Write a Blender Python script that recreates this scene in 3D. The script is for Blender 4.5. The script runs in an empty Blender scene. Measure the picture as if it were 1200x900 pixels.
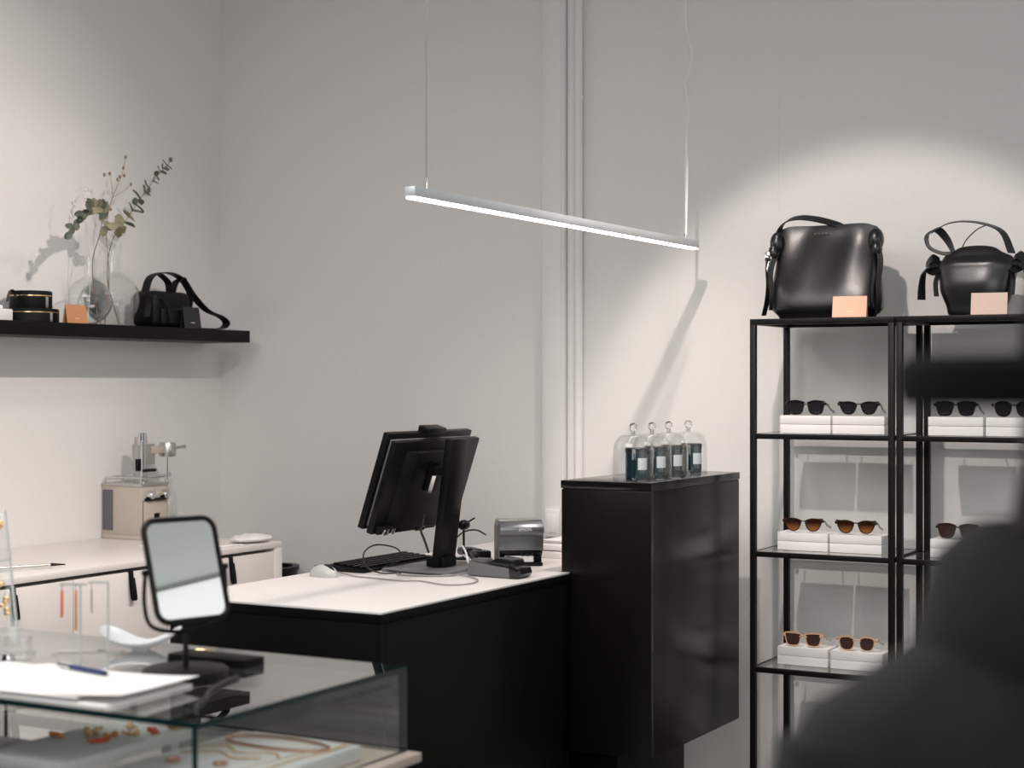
import bpy, bmesh, math, random
from mathutils import Vector, Matrix, Euler
random.seed(7)
PI = math.pi
S = bpy.context.scene
COL = S.collection

# ------------------------------------------------------------------ camera
cd = bpy.data.cameras.new('camera'); cam = bpy.data.objects.new('camera', cd); COL.objects.link(cam)
cam.location = (0, 0, 1.53); cam.rotation_euler = (PI/2, 0, math.radians(29.08))
cd.sensor_width = 36; cd.lens = 58.8; cd.clip_start = .05
cd.dof.use_dof = True; cd.dof.focus_distance = 5.6; cd.dof.aperture_fstop = 3.1
S.camera = cam
# ------------------------------------------------------------------ world, exposure
S.view_settings.view_transform = 'Standard'; S.view_settings.look = 'None'
S.view_settings.gamma = 1; S.view_settings.exposure = 0.36; S.view_settings.use_curve_mapping = False
w = bpy.data.worlds.new('world'); S.world = w; w.use_nodes = True
w.node_tree.nodes['Background'].inputs[0].default_value = (.80, .86, .90, 1)
w.node_tree.nodes['Background'].inputs[1].default_value = .3
# ------------------------------------------------------------------ lamps
def lamp(name, kind, loc, aim, watts, col, **k):
    l = bpy.data.lights.new(name, kind); l.energy = watts; l.color = col
    o = bpy.data.objects.new(name, l); COL.objects.link(o); o.location = loc
    o.rotation_euler = (Vector(aim)-Vector(loc)).to_track_quat('-Z', 'Y').to_euler()
    for a, v in k.items(): setattr(l, a, v)
    return o
WARM = (1, .875, .82)
lamp('track_spot_rack', 'SPOT', (-1.72, 3.30, 3.4), (-1.80, 5.93, 1.08), 120, WARM, spot_size=math.radians(44), spot_blend=.30, shadow_soft_size=.035)
lamp('track_spot_left', 'SPOT', (-2.05, 3.87, 3.2), (-4.8, 3.9, 1.3), 125, WARM, spot_size=math.radians(80), spot_blend=.8, shadow_soft_size=.03)
lamp('track_spot_plant', 'SPOT', (-3.2, 5.75, 3.1), (-4.65, 4.72, 1.95), 16, WARM, spot_size=math.radians(46), spot_blend=.9, shadow_soft_size=.02)
lamp('track_spot_counter', 'SPOT', (-1.93, 4.90, 3.3), (-2.6, 4.75, .93), 92, WARM, spot_size=math.radians(84), spot_blend=.8, shadow_soft_size=.04)
lamp('fill_overhead', 'AREA', (-2.6, 1.6, 3.35), (-2.6, 1.6, 0), 78, (1, .98, .955), shape='RECTANGLE', size=2.6, size_y=2.2)  # added overhead area fill for the general brightness, not a real ceiling fixture
lamp('fill_behind_camera', 'AREA', (1.0, -1.9, 2.4), (-2.4, 5, 2.0), 68, (.97, 1, .965), shape='RECTANGLE', size=3.2, size_y=2.2)  # added soft fill behind the camera; the front wall has no window
lamp('fill_right_for_mirror', 'AREA', (2.95, 3.9, 2.25), (-3, 3.9, 2.25), 17, (.98, 1, .985), shape='RECTANGLE', size=4.0, size_y=2.45)  # added fill that brightens the table mirror; the right wall has no window

# ------------------------------------------------------------------ materials
def mat(name, col, rough=.5, metal=0., bump=0., scale=40., var=.04, stretch=(1,1,1), emit=0., coat=0., spec=.5, trans=0., sheen=0.):
    m = bpy.data.materials.new(name); m.use_nodes = True; nt = m.node_tree; N = nt.nodes; Lk = nt.links
    p = N['Principled BSDF']; p.inputs['Roughness'].default_value = rough; p.inputs['Metallic'].default_value = metal
    p.inputs['Coat Weight'].default_value = coat; p.inputs['Specular IOR Level'].default_value = spec
    p.inputs['Transmission Weight'].default_value = trans; p.inputs['Sheen Weight'].default_value = sheen
    tc = N.new('ShaderNodeTexCoord'); mp = N.new('ShaderNodeMapping'); mp.inputs['Scale'].default_value = stretch
    nz = N.new('ShaderNodeTexNoise'); nz.inputs['Scale'].default_value = scale; nz.inputs['Detail'].default_value = 4
    Lk.new(tc.outputs['Object'], mp.inputs[0]); Lk.new(mp.outputs[0], nz.inputs['Vector'])
    rp = N.new('ShaderNodeValToRGB'); e = rp.color_ramp.elements
    e[0].position = .3; e[1].position = .7
    e[0].color = tuple(c*(1-var) for c in col)+(1,); e[1].color = tuple(min(1, c*(1+var)) for c in col)+(1,)
    Lk.new(nz.outputs['Fac'], rp.inputs[0]); Lk.new(rp.outputs[0], p.inputs['Base Color'])
    if bump:
        b = N.new('ShaderNodeBump'); b.inputs['Strength'].default_value = bump; b.inputs['Distance'].default_value = .003
        Lk.new(nz.outputs['Fac'], b.inputs['Height']); Lk.new(b.outputs[0], p.inputs['Normal'])
    if emit:
        p.inputs['Emission Color'].default_value = tuple(col)+(1,); p.inputs['Emission Strength'].default_value = emit
    return m
def glass(name, tint=(.988, .994, .992), rough=0., ior=1.45, coat=0.):
    m = bpy.data.materials.new(name); m.use_nodes = True; nt = m.node_tree; N = nt.nodes; Lk = nt.links
    N.remove(N['Principled BSDF'])
    t = N.new('ShaderNodeBsdfTransparent'); t.inputs[0].default_value = tuple(tint)+(1,)
    g = N.new('ShaderNodeBsdfGlossy'); g.inputs['Roughness'].default_value = rough; g.inputs[0].default_value = (1, 1, 1, 1)
    geo = N.new('ShaderNodeNewGeometry'); mi = N.new('ShaderNodeMix'); mi.data_type = 'FLOAT'
    mi.inputs[2].default_value = ior; mi.inputs[3].default_value = 1/ior
    fr = N.new('ShaderNodeFresnel'); mx = N.new('ShaderNodeMixShader')
    Lk.new(geo.outputs['Backfacing'], mi.inputs[0]); Lk.new(mi.outputs[0], fr.inputs['IOR'])
    ad = N.new('ShaderNodeMath'); ad.operation = 'ADD'; ad.use_clamp = True; ad.inputs[1].default_value = coat
    Lk.new(fr.outputs[0], ad.inputs[0]); Lk.new(ad.outputs[0], mx.inputs[0]); Lk.new(t.outputs[0], mx.inputs[1]); Lk.new(g.outputs[0], mx.inputs[2])
    Lk.new(mx.outputs[0], N['Material Output'].inputs[0])
    return m
M = dict(
 wall=mat('wall_paint', (.80, .785, .77), .85, bump=.04, scale=60, var=.012),
 unseen_dark=mat('unseen_dark_matte', (.02, .02, .02), .7),  # for surfaces out of view, dark so the black counters reflect little
 blacktop=mat('satin_black_top', (.006, .0055, .005), .16, bump=.03, scale=22, var=.2, stretch=(9, 9, .6), spec=.6),
 whiteglass=mat('solid_clear_glass', (1, 1, 1), .0, var=0, trans=1., spec=.5),
 mousegrey=mat('pale_grey_plastic', (.50, .49, .48), .35, var=.02),
 trim=mat('trim_paint', (.82, .81, .80), .6, var=.01),
 ceil=mat('ceiling_paint', (.80, .82, .82), .9, var=.01),
 floor=mat('floor_screed', (.10, .10, .10), .35, bump=.03, scale=6, var=.08),
 blackwood=mat('black_stained_wood', (.006, .0052, .005), .24, bump=.05, scale=22, var=.25, stretch=(9, 9, .6), spec=.45),
 blackflat=mat('black_laminate', (.0035, .0035, .0035), .45, bump=.02, scale=90, var=.1, spec=.14),
 blackmetal=mat('black_powder_coat', (.006, .0053, .005), .42, var=.1, spec=.22),
 deskwhite=mat('white_laminate', (.80, .765, .745), .38, var=.01),
 cabwhite=mat('white_lacquer', (.84, .80, .77), .4, var=.01),
 paper=mat('white_paper', (.80, .78, .77), .8, var=.015, scale=20),
 card=mat('white_card', (.87, .85, .84), .6, var=.01),
 line=mat('shadow_line_grey', (.45, .44, .44), .7),
 blackplast=mat('black_plastic', (.0045, .0045, .005), .38, bump=.03, scale=300, var=.1, spec=.2),
 blackgloss=mat('black_gloss_plastic', (.012, .012, .013), .15, var=.05),
 greyplast=mat('grey_plastic', (.16, .155, .16), .4, var=.04),
 gunmetal=mat('gunmetal_plastic', (.17, .175, .19), .28, metal=.5, var=.04),
 screen=mat('screen_glass', (.01, .01, .012), .08, var=.02),
 chrome=mat('chrome', (.75, .75, .76), .14, metal=1, var=.02),
 steel=mat('brushed_steel', (.55, .53, .51), .35, metal=1, var=.04, stretch=(1, 1, 12)),
 beige=mat('beige_enamel', (.50, .44, .38), .4, var=.02),
 darkgrey=mat('dark_grey_panel', (.12, .11, .12), .5, var=.05),
 leather=mat('black_leather', (.003, .003, .004), .33, bump=.10, scale=170, var=.1, spec=.75),
 leather2=mat('black_soft_leather', (.004, .004, .0045), .5, bump=.15, scale=140, var=.1, spec=.2),
 gold=mat('gold', (.80, .55, .28), .25, metal=1, var=.03),
 rosegold=mat('rose_gold', (.78, .48, .36), .25, metal=1, var=.03),
 copper=mat('copper_card', (.52, .24, .11), .5, var=.04),
 peach=mat('peach_card', (.80, .44, .29), .5, var=.03),
 blush=mat('blush_card', (.70, .52, .44), .5, var=.03),
 blackcard=mat('black_card', (.015, .017, .016), .45, var=.05),
 foil=mat('foil_print', (.75, .70, .62), .4, var=.02),
 alu=mat('anodised_aluminium', (.62, .66, .68), .4, metal=.35, var=.02),
 led=mat('led_diffuser', (1, .90, .84), .5, var=0, emit=10),
 wire=mat('white_cable', (.82, .82, .82), .5, var=.01),
 wiredark=mat('steel_wire', (.25, .25, .25), .4, metal=.6, var=.02),
 blackcable=mat('black_cable', (.02, .02, .02), .5, var=.02),
 greycable=mat('grey_cable', (.28, .26, .26), .5, var=.02),
 leaf=mat('eucalyptus_leaf', (.115, .135, .10), .65, var=.25, scale=30),
 leafpale=mat('pale_eucalyptus_leaf', (.30, .28, .19), .7, var=.25, scale=30),
 stem=mat('dry_stem', (.20, .12, .075), .7, var=.15),
 twigm=mat('dry_twig', (.28, .17, .11), .7, var=.15),
 jar=mat('dark_jar_glass', (.012, .03, .042), .12, var=.4, scale=18, stretch=(6, 6, .2), coat=.5),
 jarlid=mat('jar_lid', (.015, .015, .016), .3, var=.05),
 label=mat('label_paper', (.72, .76, .78), .6, var=.02),
 tortoise=mat('tortoiseshell_acetate', (.030, .011, .006), .2, var=.6, scale=220, coat=.4),
 blackacetate=mat('black_acetate', (.010, .009, .009), .15, var=.05, coat=.4),
 champagne=mat('champagne_acetate', (.62, .40, .27), .2, var=.1, scale=80, coat=.4),
 lensblack=mat('black_lens', (.022, .020, .024), .06, var=.03, coat=.6),
 lensbrown=mat('dark_brown_lens', (.055, .028, .022), .08, var=.05, coat=.6),
 porcelain=mat('white_porcelain', (.72, .74, .75), .25, var=.02),
 mirrorm=mat('mirror_silver', (.92, .94, .93), .02, metal=1, var=0),
 penblue=mat('navy_pen', (.02, .035, .14), .3, var=.03),
 felt=mat('grey_felt_tray', (.74, .73, .72), .9, bump=.2, scale=200, var=.03),
 whitetray=mat('white_tray', (.86, .855, .85), .7, var=.02),
 red=mat('coral_bead', (.70, .10, .04), .3, var=.05),
 orange=mat('amber_bead', (.75, .28, .06), .3, var=.05),
 beigeedge=mat('beige_edge', (.62, .52, .45), .5, var=.03),
 glassedge=mat('green_glass_edge', (.006, .026, .027), .15, var=.1),
 coatm=mat('black_wool', (.015, .0145, .015), .9, bump=.5, scale=120, var=.2, sheen=.08, spec=.15),
 felt_black=mat('black_felt', (.004, .004, .0045), .9, bump=.3, scale=150, var=.1, spec=.15),
 skin=mat('skin', (.55, .34, .25), .55, var=.05), hair=mat('dark_hair', (.015, .011, .009), .5, bump=.5, scale=80, stretch=(6, 6, .4)),
 eye=mat('eye_white', (.8, .8, .8), .2), trousers=mat('black_cotton', (.02, .02, .022), .85, var=.1), shoe=mat('black_shoe', (.012, .012, .012), .35),
 glass=glass('clear_glass'), glassgreen=glass('green_tint_glass', (.975, .988, .984), ior=1.5), topglass=glass('coated_top_glass', (.965, .98, .975), ior=1.5, coat=.30), acrylic=glass('acrylic', (.97, .98, .98)),
)
# gradient brown lens: dark at the top, amber below
def lensgrad():
    m = mat('gradient_brown_lens', (.1, .04, .02), .08, var=0, coat=.6); nt = m.node_tree; N = nt.nodes
    tc = N.new('ShaderNodeTexCoord'); sx = N.new('ShaderNodeSeparateXYZ'); mr = N.new('ShaderNodeMapRange'); rp = N.new('ShaderNodeValToRGB')
    nt.links.new(tc.outputs['Object'], sx.inputs[0]); nt.links.new(sx.outputs[2], mr.inputs[0])
    mr.inputs[1].default_value = .006; mr.inputs[2].default_value = .034
    rp.color_ramp.elements[0].color = (.36, .14, .04, 1); rp.color_ramp.elements[1].color = (.03, .009, .005, 1)
    nt.links.new(mr.outputs[0], rp.inputs[0]); nt.links.new(rp.outputs[0], N['Principled BSDF'].inputs['Base Color'])
    return m
M['lensgrad'] = lensgrad()

# ------------------------------------------------------------------ mesh helpers
def spline(pts, n=8):
    pts = [Vector(p) for p in pts]
    if len(pts) < 3: return pts
    out = []
    P = [2*pts[0]-pts[1]]+pts+[2*pts[-1]-pts[-2]]
    for i in range(1, len(P)-2):
        a, b, c, d = P[i-1:i+3]
        for k in range(n):
            t = k/n
            out.append(.5*((2*b)+(c-a)*t+(2*a-5*b+4*c-d)*t*t+(3*b-a-3*c+d)*t**3))
    out.append(pts[-1]); return out
class MB:
    def __init__(s, off=(0, 0, 0)): s.bm = bmesh.new(); s.off = Vector(off)
    def _merge(s, b, mx=None):
        if mx is not None: b.transform(mx)
        me = bpy.data.meshes.new('tmp'); b.to_mesh(me); b.free(); s.bm.from_mesh(me); bpy.data.meshes.remove(me); return s
    def box(s, a, b, bev=0., mx=None, seg=2):
        t = bmesh.new(); a = Vector(a); b = Vector(b); c = (a+b)/2; d = b-a
        bmesh.ops.create_cube(t, size=1, matrix=Matrix.Translation(c) @ Matrix.Diagonal((abs(d.x), abs(d.y), abs(d.z), 1)))
        if bev: bmesh.ops.bevel(t, geom=t.edges[:], offset=bev, segments=seg, affect='EDGES', profile=.5)
        return s._merge(t, mx)
    def prism(s, poly, z0, z1, bev=0., mx=None):
        t = bmesh.new(); lo = [t.verts.new((x, y, z0)) for x, y in poly]; f = t.faces.new(lo)
        r = bmesh.ops.extrude_face_region(t, geom=[f]); vs = [g for g in r['geom'] if isinstance(g, bmesh.types.BMVert)]
        bmesh.ops.translate(t, verts=vs, vec=(0, 0, z1-z0)); bmesh.ops.recalc_face_normals(t, faces=t.faces[:])
        if bev: bmesh.ops.bevel(t, geom=t.edges[:], offset=bev, segments=2, affect='EDGES', profile=.5)
        return s._merge(t, mx)
    def tube(s, pts, r, n=8, sm=0, mx=None, flat=None, cap=True):
        if sm: pts = spline(pts, sm)
        pts = [Vector(p) for p in pts]; t = bmesh.new(); rings = []; up = None; m = len(pts)
        for i, p in enumerate(pts):
            d = (pts[min(i+1, m-1)]-pts[max(i-1, 0)])
            if d.length < 1e-9: d = Vector((0, 0, 1))
            d.normalize()
            if up is None: up = d.orthogonal().normalized()
            else: up = (up-d*up.dot(d)); up = up.normalized() if up.length > 1e-6 else d.orthogonal().normalized()
            sd = d.cross(up); rr = r(i/(m-1)) if callable(r) else r
            rings.append([t.verts.new(p+(up*math.cos(2*PI*k/n)+sd*math.sin(2*PI*k/n))*rr) for k in range(n)])
        for a, b in zip(rings, rings[1:]):
            for k in range(n): t.faces.new((a[k], a[(k+1) % n], b[(k+1) % n], b[k]))
        if cap: t.faces.new(rings[0][::-1]); t.faces.new(rings[-1])
        return s._merge(t, mx)
    def ribbon(s, pts, w, th, sm=8, mx=None):
        """strap: pts centre line, w = width vector or function of t"""
        pts = spline(pts, sm) if sm else [Vector(p) for p in pts]; t = bmesh.new(); rings = []; m = len(pts)
        for i, p in enumerate(pts):
            d = (pts[min(i+1, m-1)]-pts[max(i-1, 0)]).normalized(); wv = Vector(w(i/(m-1)) if callable(w) else w)
            n = d.cross(wv); n = n.normalized()*th/2 if n.length > 1e-9 else Vector((0, 0, th/2)); h = wv/2
            rings.append([t.verts.new(p+q) for q in (h+n, -h+n, -h-n, h-n)])
        for a, b in zip(rings, rings[1:]):
            for k in range(4): t.faces.new((a[k], a[(k+1) % 4], b[(k+1) % 4], b[k]))
        t.faces.new(rings[0][::-1]); t.faces.new(rings[-1]); bmesh.ops.recalc_face_normals(t, faces=t.faces[:])
        return s._merge(t, mx)
    def lathe(s, prof, c=(0, 0, 0), n=32, mx=None, close=False, sx=1., sy=1.):
        t = bmesh.new(); rings = []
        for r, z in prof:
            if r < 1e-6: rings.append([t.verts.new((c[0], c[1], c[2]+z))])
            else: rings.append([t.verts.new((c[0]+sx*r*math.cos(2*PI*k/n), c[1]+sy*r*math.sin(2*PI*k/n), c[2]+z)) for k in range(n)])
        pr = list(zip(rings, rings[1:]))
        if close: pr.append((rings[-1], rings[0]))
        for a, b in pr:
            for k in range(n):
                k2 = (k+1) % n
                if len(a) == 1 and len(b) == 1: continue
                if len(a) == 1: t.faces.new((a[0], b[k2], b[k]))
                elif len(b) == 1: t.faces.new((a[k], a[k2], b[0]))
                else: t.faces.new((a[k], a[k2], b[k2], b[k]))
        bmesh.ops.recalc_face_normals(t, faces=t.faces[:])
        return s._merge(t, mx)
    def cyl(s, p0, p1, r, n=20, r1=None, mx=None):
        return s.tube([p0, p1], (lambda t: r+(r1-r)*t) if r1 is not None else r, n, mx=mx)
    def ball(s, c, r, n=12, sc=(1, 1, 1), mx=None):
        t = bmesh.new(); bmesh.ops.create_uvsphere(t, u_segments=n, v_segments=max(6, n//2+2), radius=r,
            matrix=Matrix.Translation(c) @ Matrix.Diagonal((sc[0], sc[1], sc[2], 1)))
        return s._merge(t, mx)
    def build(s, name, m, parent=None, smooth=True, ang=38):
        s.bm.transform(Matrix.Translation(-s.off))
        for f in s.bm.faces: f.smooth = smooth
        if smooth:
            for e in s.bm.edges:
                if len(e.link_faces) == 2 and e.calc_face_angle(0) > math.radians(ang): e.smooth = False
        me = bpy.data.meshes.new(name); s.bm.to_mesh(me); s.bm.free(); me.materials.append(M[m] if isinstance(m, str) else m)
        o = bpy.data.objects.new(name, me); COL.objects.link(o)
        if parent is not None: o.parent = parent
        return o
def tag(o, label=None, cat=None, group=None, kind=None):
    if label: o['label'] = label
    if cat: o['category'] = cat
    if group: o['group'] = group
    if kind: o['kind'] = kind
    return o
def thing(name, label, cat, loc=(0, 0, 0), rz=0., group=None):
    o = bpy.data.objects.new(name, None); o.empty_display_size = .05; COL.objects.link(o)
    o.location = loc; o.rotation_euler = (0, 0, rz); return tag(o, label, cat, group)
def solo(mb, name, m, label, cat, loc, group=None, **k):
    """a thing that is one mesh; geometry in world coordinates, origin at loc"""
    mb.off = Vector(loc); o = mb.build(name, m, None, **k); o.location = loc; return tag(o, label, cat, group)
def copy_tree(o, parent=None):
    c = o.copy(); COL.objects.link(c); c.parent = parent
    for ch in [x for x in COL.objects if x.parent == o]: copy_tree(ch, c)
    return c
def struct(mb, name, m, **k): o = mb.build(name, m, None, **k); o['kind'] = 'structure'; return o
def text_mesh(name, body, size, m, parent, mx, ext=.0004):
    c = bpy.data.curves.new(name, 'FONT'); c.body = body; c.size = size; c.extrude = ext; c.align_x = 'CENTER'; c.align_y = 'CENTER'
    t = bpy.data.objects.new(name+'_tmp', c); COL.objects.link(t)
    dg = bpy.context.evaluated_depsgraph_get(); me = bpy.data.meshes.new_from_object(t.evaluated_get(dg))
    bpy.data.objects.remove(t); bpy.data.curves.remove(c); me.transform(mx); me.materials.clear(); me.materials.append(M[m])
    o = bpy.data.objects.new(name, me); COL.objects.link(o); o.parent = parent; return o

# ------------------------------------------------------------------ the room
WX, WY = -4.80, 5.93           # left wall, back wall
struct(MB().box((WX-.1, -2.5, -.1), (3.1, WY+.1, 0)), 'floor', 'floor')
struct(MB().box((WX-.1, -2.5, 3.5), (3.1, WY+.1, 3.6)), 'ceiling', 'ceil')
struct(MB().box((WX-.1, -2.4, 0), (WX, WY, 3.5)), 'wall_left', 'wall')
struct(MB().box((WX-.1, WY, 0), (3.1, WY+.1, 3.5)), 'wall_back', 'wall')
struct(MB().box((WX, -2.39, 0), (WX+.03, 3.0, 2.6)), 'unseen_dark_panel', 'unseen_dark')  # unseen dark panel, added so the black counter fronts reflect dark
struct(MB().box((3.0, -2.4, 0), (3.1, WY, 3.5)), 'wall_right', 'wall')
struct(MB().box((WX-.1, -2.5, 0), (3.1, -2.4, 3.5)), 'wall_front', 'unseen_dark')  # unseen wall, made dark to keep reflections off the black counter fronts
struct(MB().box((WX, WY-.012, 0), (-3.14, WY, .07)), 'baseboard_back', 'trim')
# pilaster with a rebated front board, and a round pipe beside it
struct(MB().box((-3.135, WY-.05, 0), (-3.035, WY, 3.5), .002).box((-3.124, WY-.056, 0), (-3.046, WY-.05, 3.5), .001), 'trim_1', 'trim')
struct(MB().box((-3.030, WY-.03, 0), (-3.002, WY, 3.5), .001), 'trim_2', 'trim')
struct(MB().box((-2.166, WY-.0015, 0), (-2.160, WY, 3.5)), 'trim_3', 'wall')
pp = thing('wall_pipe', 'white painted round pipe running up the back wall beside the pilaster', 'pipe', (-2.985, WY-.022, 0))
MB().cyl((0, 0, 0), (0, 0, 3.5), .017, 20).build('pipe', 'trim', pp)
for z in (.8, 2.65): MB().cyl((0, 0, z), (0, 0, z+.018), .020, 20).box((-.008, 0, z), (.008, .022, z+.018)).build('clamp', 'trim', pp)
so = thing('wall_socket', 'white wall socket plate low on the pilaster, left of the tall black counter', 'socket', (-3.08, WY-.056, .978))
MB().box((-.032, -.010, -.055), (.032, 0, .055), .003).build('plate', 'trim', so)
MB().box((-.022, -.0125, -.038), (.022, -.009, .038), .002).build('rocker', 'card', so)

# ------------------------------------------------------------------ floating shelf on the left wall
sh = thing('wall_shelf', 'long black floating shelf on the left wall holding vases and small bags', 'shelf', (-4.67, 5.815, 1.71))
MB((-4.67, 5.815, 1.71)).box((WX, 2.9, 1.710), (-4.54, 5.815, 1.762), .0015).build('board', 'blackflat', sh)

def jewel_case(x, y, z, r, h, label, tassel):
    t = thing('round_case', label, 'case', (x, y, z), 0, 'gold-zipped black round cases on the wall shelf')
    MB().lathe([(0, 0), (r*.97, 0), (r, .004), (r, h*.70), (0, h*.70)], n=40).build('body', 'leather2', t)
    MB().lathe([(0, h*.76), (r, h*.76), (r, h*.96), (r*.96, h), (0, h)], n=40).build('lid', 'leather2', t)
    MB().lathe([(r*.9, h*.70), (r*1.012, h*.70), (r*1.012, h*.76), (r*.9, h*.76)], n=40).build('zipper', 'gold', t)
    MB().box((r*.99, -.006, h*.05), (r+.006, .006, h*.66), .001).build('pull', 'steel', t)
    if tassel:
        MB().ribbon([(0, -r, h*.9), (0, -r-.025, h*1.0), (.01, -r-.045, h*.7), (.01, -r-.05, h*.35)], (.012, 0, .004), .002).ribbon(
            [(0, -r, h*.85), (.02, -r-.02, h*.7), (.02, -r-.01, h*.35)], (.012, 0, .0), .002).build('tassel', 'leather', t)
    return t
jewel_case(-4.686, 4.655, 1.762, .111, .052, 'wide flat black zip case with gold zipper, under the small round case', False)
jewel_case(-4.686, 4.665, 1.814, .079, .068, 'small round black zip case with bow, stacked on top of the wide case', True)
pb = thing('paper_bag', 'small folded white paper pouch at the left end of the wall shelf', 'pouch', (-4.66, 4.47, 1.762))
MB().prism([(-.05, -.05), (.05, -.06), (.045, .035), (-.045, .045)], 0, .045, .004).build('pouch', 'paper', pb)
MB().box((-.02, -.03, .045), (.02, .01, .060), .003).build('flap', 'paper', pb)

def tent_card(name, label, x, y, z, wd, ht, dp, rz, m, text=True):
    """folded card, front face looking to local -Y"""
    t = thing(name, label, 'card', (x, y, z), rz)
    MB().prism([(-dp/2, 0), (-dp/2+.0015, 0), (0, ht-.002), (dp/2-.0015, 0), (dp/2, 0), (0.0005, ht), (-.0005, ht)], -wd/2, wd/2,
               mx=Matrix(((0, 0, 1, 0), (1, 0, 0, 0), (0, 1, 0, 0), (0, 0, 0, 1)))).build('card', m, t, smooth=False)
    if text:
        a = math.atan2(dp/2, ht); mx = Matrix.Translation((0, -dp/2*.72-.0008, ht*.26)) @ Matrix.Rotation(-a, 4, 'X')
        b = MB()
        for k in range(5): b.box((-.011+k*.0048, -.0004, -.0014), (-.011+k*.0048+.0032, .0004, .0014), mx=mx)
        b.build('print', 'foil', t, smooth=False)
    return t
tent_card('copper_card', 'copper brown folded card on the wall shelf beside the glass vase', -4.556, 4.765, 1.762, .105, .070, .028, math.radians(88), 'copper')

def vase(label, x, y, r, hn, rn, flare):
    t = thing('glass_vase', label, 'vase', (x, y, 1.762), 0, 'round glass vases on the wall shelf')
    pr = [(0, .003), (r*.35, .003)]
    for k in range(1, 15):
        a = -PI/2+.36+(PI-.36-math.asin(min(1, rn/r)))*k/15
        pr.append((r*math.cos(a), r+r*math.sin(a)))
    pr = [(a, b-0.0) for a, b in pr]
    z1 = pr[-1][1]
    pr += [(rn, z1+.012), (rn*.95, z1+hn*.5), (rn+flare*.5, z1+hn*.85), (rn+flare, z1+hn)]
    inner = [(max(0, a-.0025), b+.0015) for a, b in pr[::-1]]
    MB().lathe(pr+inner, n=44).build('vessel', 'glass', t)
    MB().lathe([(0, 0), (r*.34, 0), (r*.37, .004), (r*.34, .006), (0, .006)], n=32).build('foot', 'glass', t)
    return t
vase('larger round clear glass vase with flared neck, nearest the wall', -4.675, 5.095, .110, .13, .032, .012)
vase('smaller round clear glass vase standing in front with a thin neck', -4.61, 4.895, .091, .085, .020, .006)

def leaf_mesh():
    b = MB(); t = bmesh.new(); rows = []
    for i in range(6):
        v = i/5; hw = .36*math.sin(PI*min(.985, .05+.92*v))**.75
        rows.append([t.verts.new((x*hw, v, .10*abs(x)-.12*v*v)) for x in (-1, -.5, 0, .5, 1)])
    for a, c in zip(rows, rows[1:]):
        for k in range(4): t.faces.new((a[k], a[k+1], c[k+1], c[k]))
    r = bmesh.ops.extrude_face_region(t, geom=t.faces[:]); bmesh.ops.translate(t, verts=[g for g in r['geom'] if isinstance(g, bmesh.types.BMVert)], vec=(0, 0, -.02))
    bmesh.ops.recalc_face_normals(t, faces=t.faces[:]); return b._merge(t)
LEAF = {}
for k_, m_ in (('a', 'leaf'), ('b', 'leafpale')):
    o_ = leaf_mesh().build('leaf', m_); LEAF[k_] = o_.data; bpy.data.objects.remove(o_)
def branch(name, label, pts, base, leaves, stem_r=.0022, stem_m='stem', sm=8):
    t = thing(name, label, 'branch', base); b = Vector(base)
    MB(base).tube(pts, lambda s: stem_r*(1-.6*s), 6, sm=sm).build('stem', stem_m, t)
    for (p, d, nrm, ln, kind) in leaves:
        o = bpy.data.objects.new('leaf', LEAF[kind]); COL.objects.link(o); o.parent = t
        d = Vector(d).normalized(); x = d.cross(Vector(nrm)); x = x.normalized() if x.length > .01 else d.orthogonal().normalized(); z = x.cross(d)
        o.matrix_local = Matrix.Translation(Vector(p)-b) @ Matrix((x, d, z)).transposed().to_4x4() @ Matrix.Scale(ln, 4)
    return t
V1 = (-4.675, 5.095, 1.768); V2 = (-4.61, 4.895, 1.768)
# tall eucalyptus branch leaning to the right
ra = [Vector(p) for p in ((-4.66, 5.12, 1.772), (-4.675, 5.07, 1.95), (-4.672, 5.092, 2.10), (-4.64, 5.13, 2.18), (-4.62, 5.20, 2.28), (-4.60, 5.28, 2.38), (-4.59, 5.345, 2.445))]
rs = spline(ra, 8); lv = []
up0 = 20
for i in range(up0, len(rs)-1, 2):
    p = rs[i]; tt = (i-up0)/(len(rs)-up0); d = (rs[i+1]-rs[i-1]).normalized(); ln = .052*(1-.5*tt)
    for sgn in (-1, 1):
        sd = Vector((random.uniform(-.5, .6), .75, -.55))*sgn
        v = sd*.9+d*random.uniform(.1, .6)+Vector((random.uniform(-.35, .35), 0, random.uniform(-.2, .2)))
        lv.append((p, v, (random.uniform(-.5, .9), random.uniform(-.9, .2), .55), ln*random.uniform(.85, 1.15), 'b' if (tt < .25 and random.random() < .6) else 'a'))
lv.append((rs[-1], (0, .5, .9), (1, -.4, 0), .026, 'a'))
branch('eucalyptus_branch', 'tall grey green eucalyptus branch leaning right out of the larger vase', ra, V1, lv)
# drooping eucalyptus branch to the left, leaning out over the shelf
ra = [Vector(p) for p in ((-4.60, 4.935, 1.775), (-4.598, 4.905, 1.95), (-4.595, 4.905, 2.03), (-4.57, 4.92, 2.13), (-4.53, 4.88, 2.205), (-4.50, 4.80, 2.205), (-4.49, 4.73, 2.165), (-4.49, 4.675, 2.10))]
rs = spline(ra, 8); lv = []
for i in range(28, len(rs), 2):
    p = rs[i]; tt = (i-28)/(len(rs)-28); d = (rs[min(i+1, len(rs)-1)]-rs[i-1]).normalized(); ln = .047*(1-.35*tt)
    for sgn in (-1, 1):
        v = Vector((random.uniform(-.5, .5), .35*sgn, .75*sgn))*.8+d*.7+Vector((0, 0, random.uniform(-.4, .1)))
        lv.append((p, v, (.9, -.7, random.uniform(-.3, .6)), ln*random.uniform(.85, 1.15), 'b' if tt < .45 and random.random() < .75 else 'a'))
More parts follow.
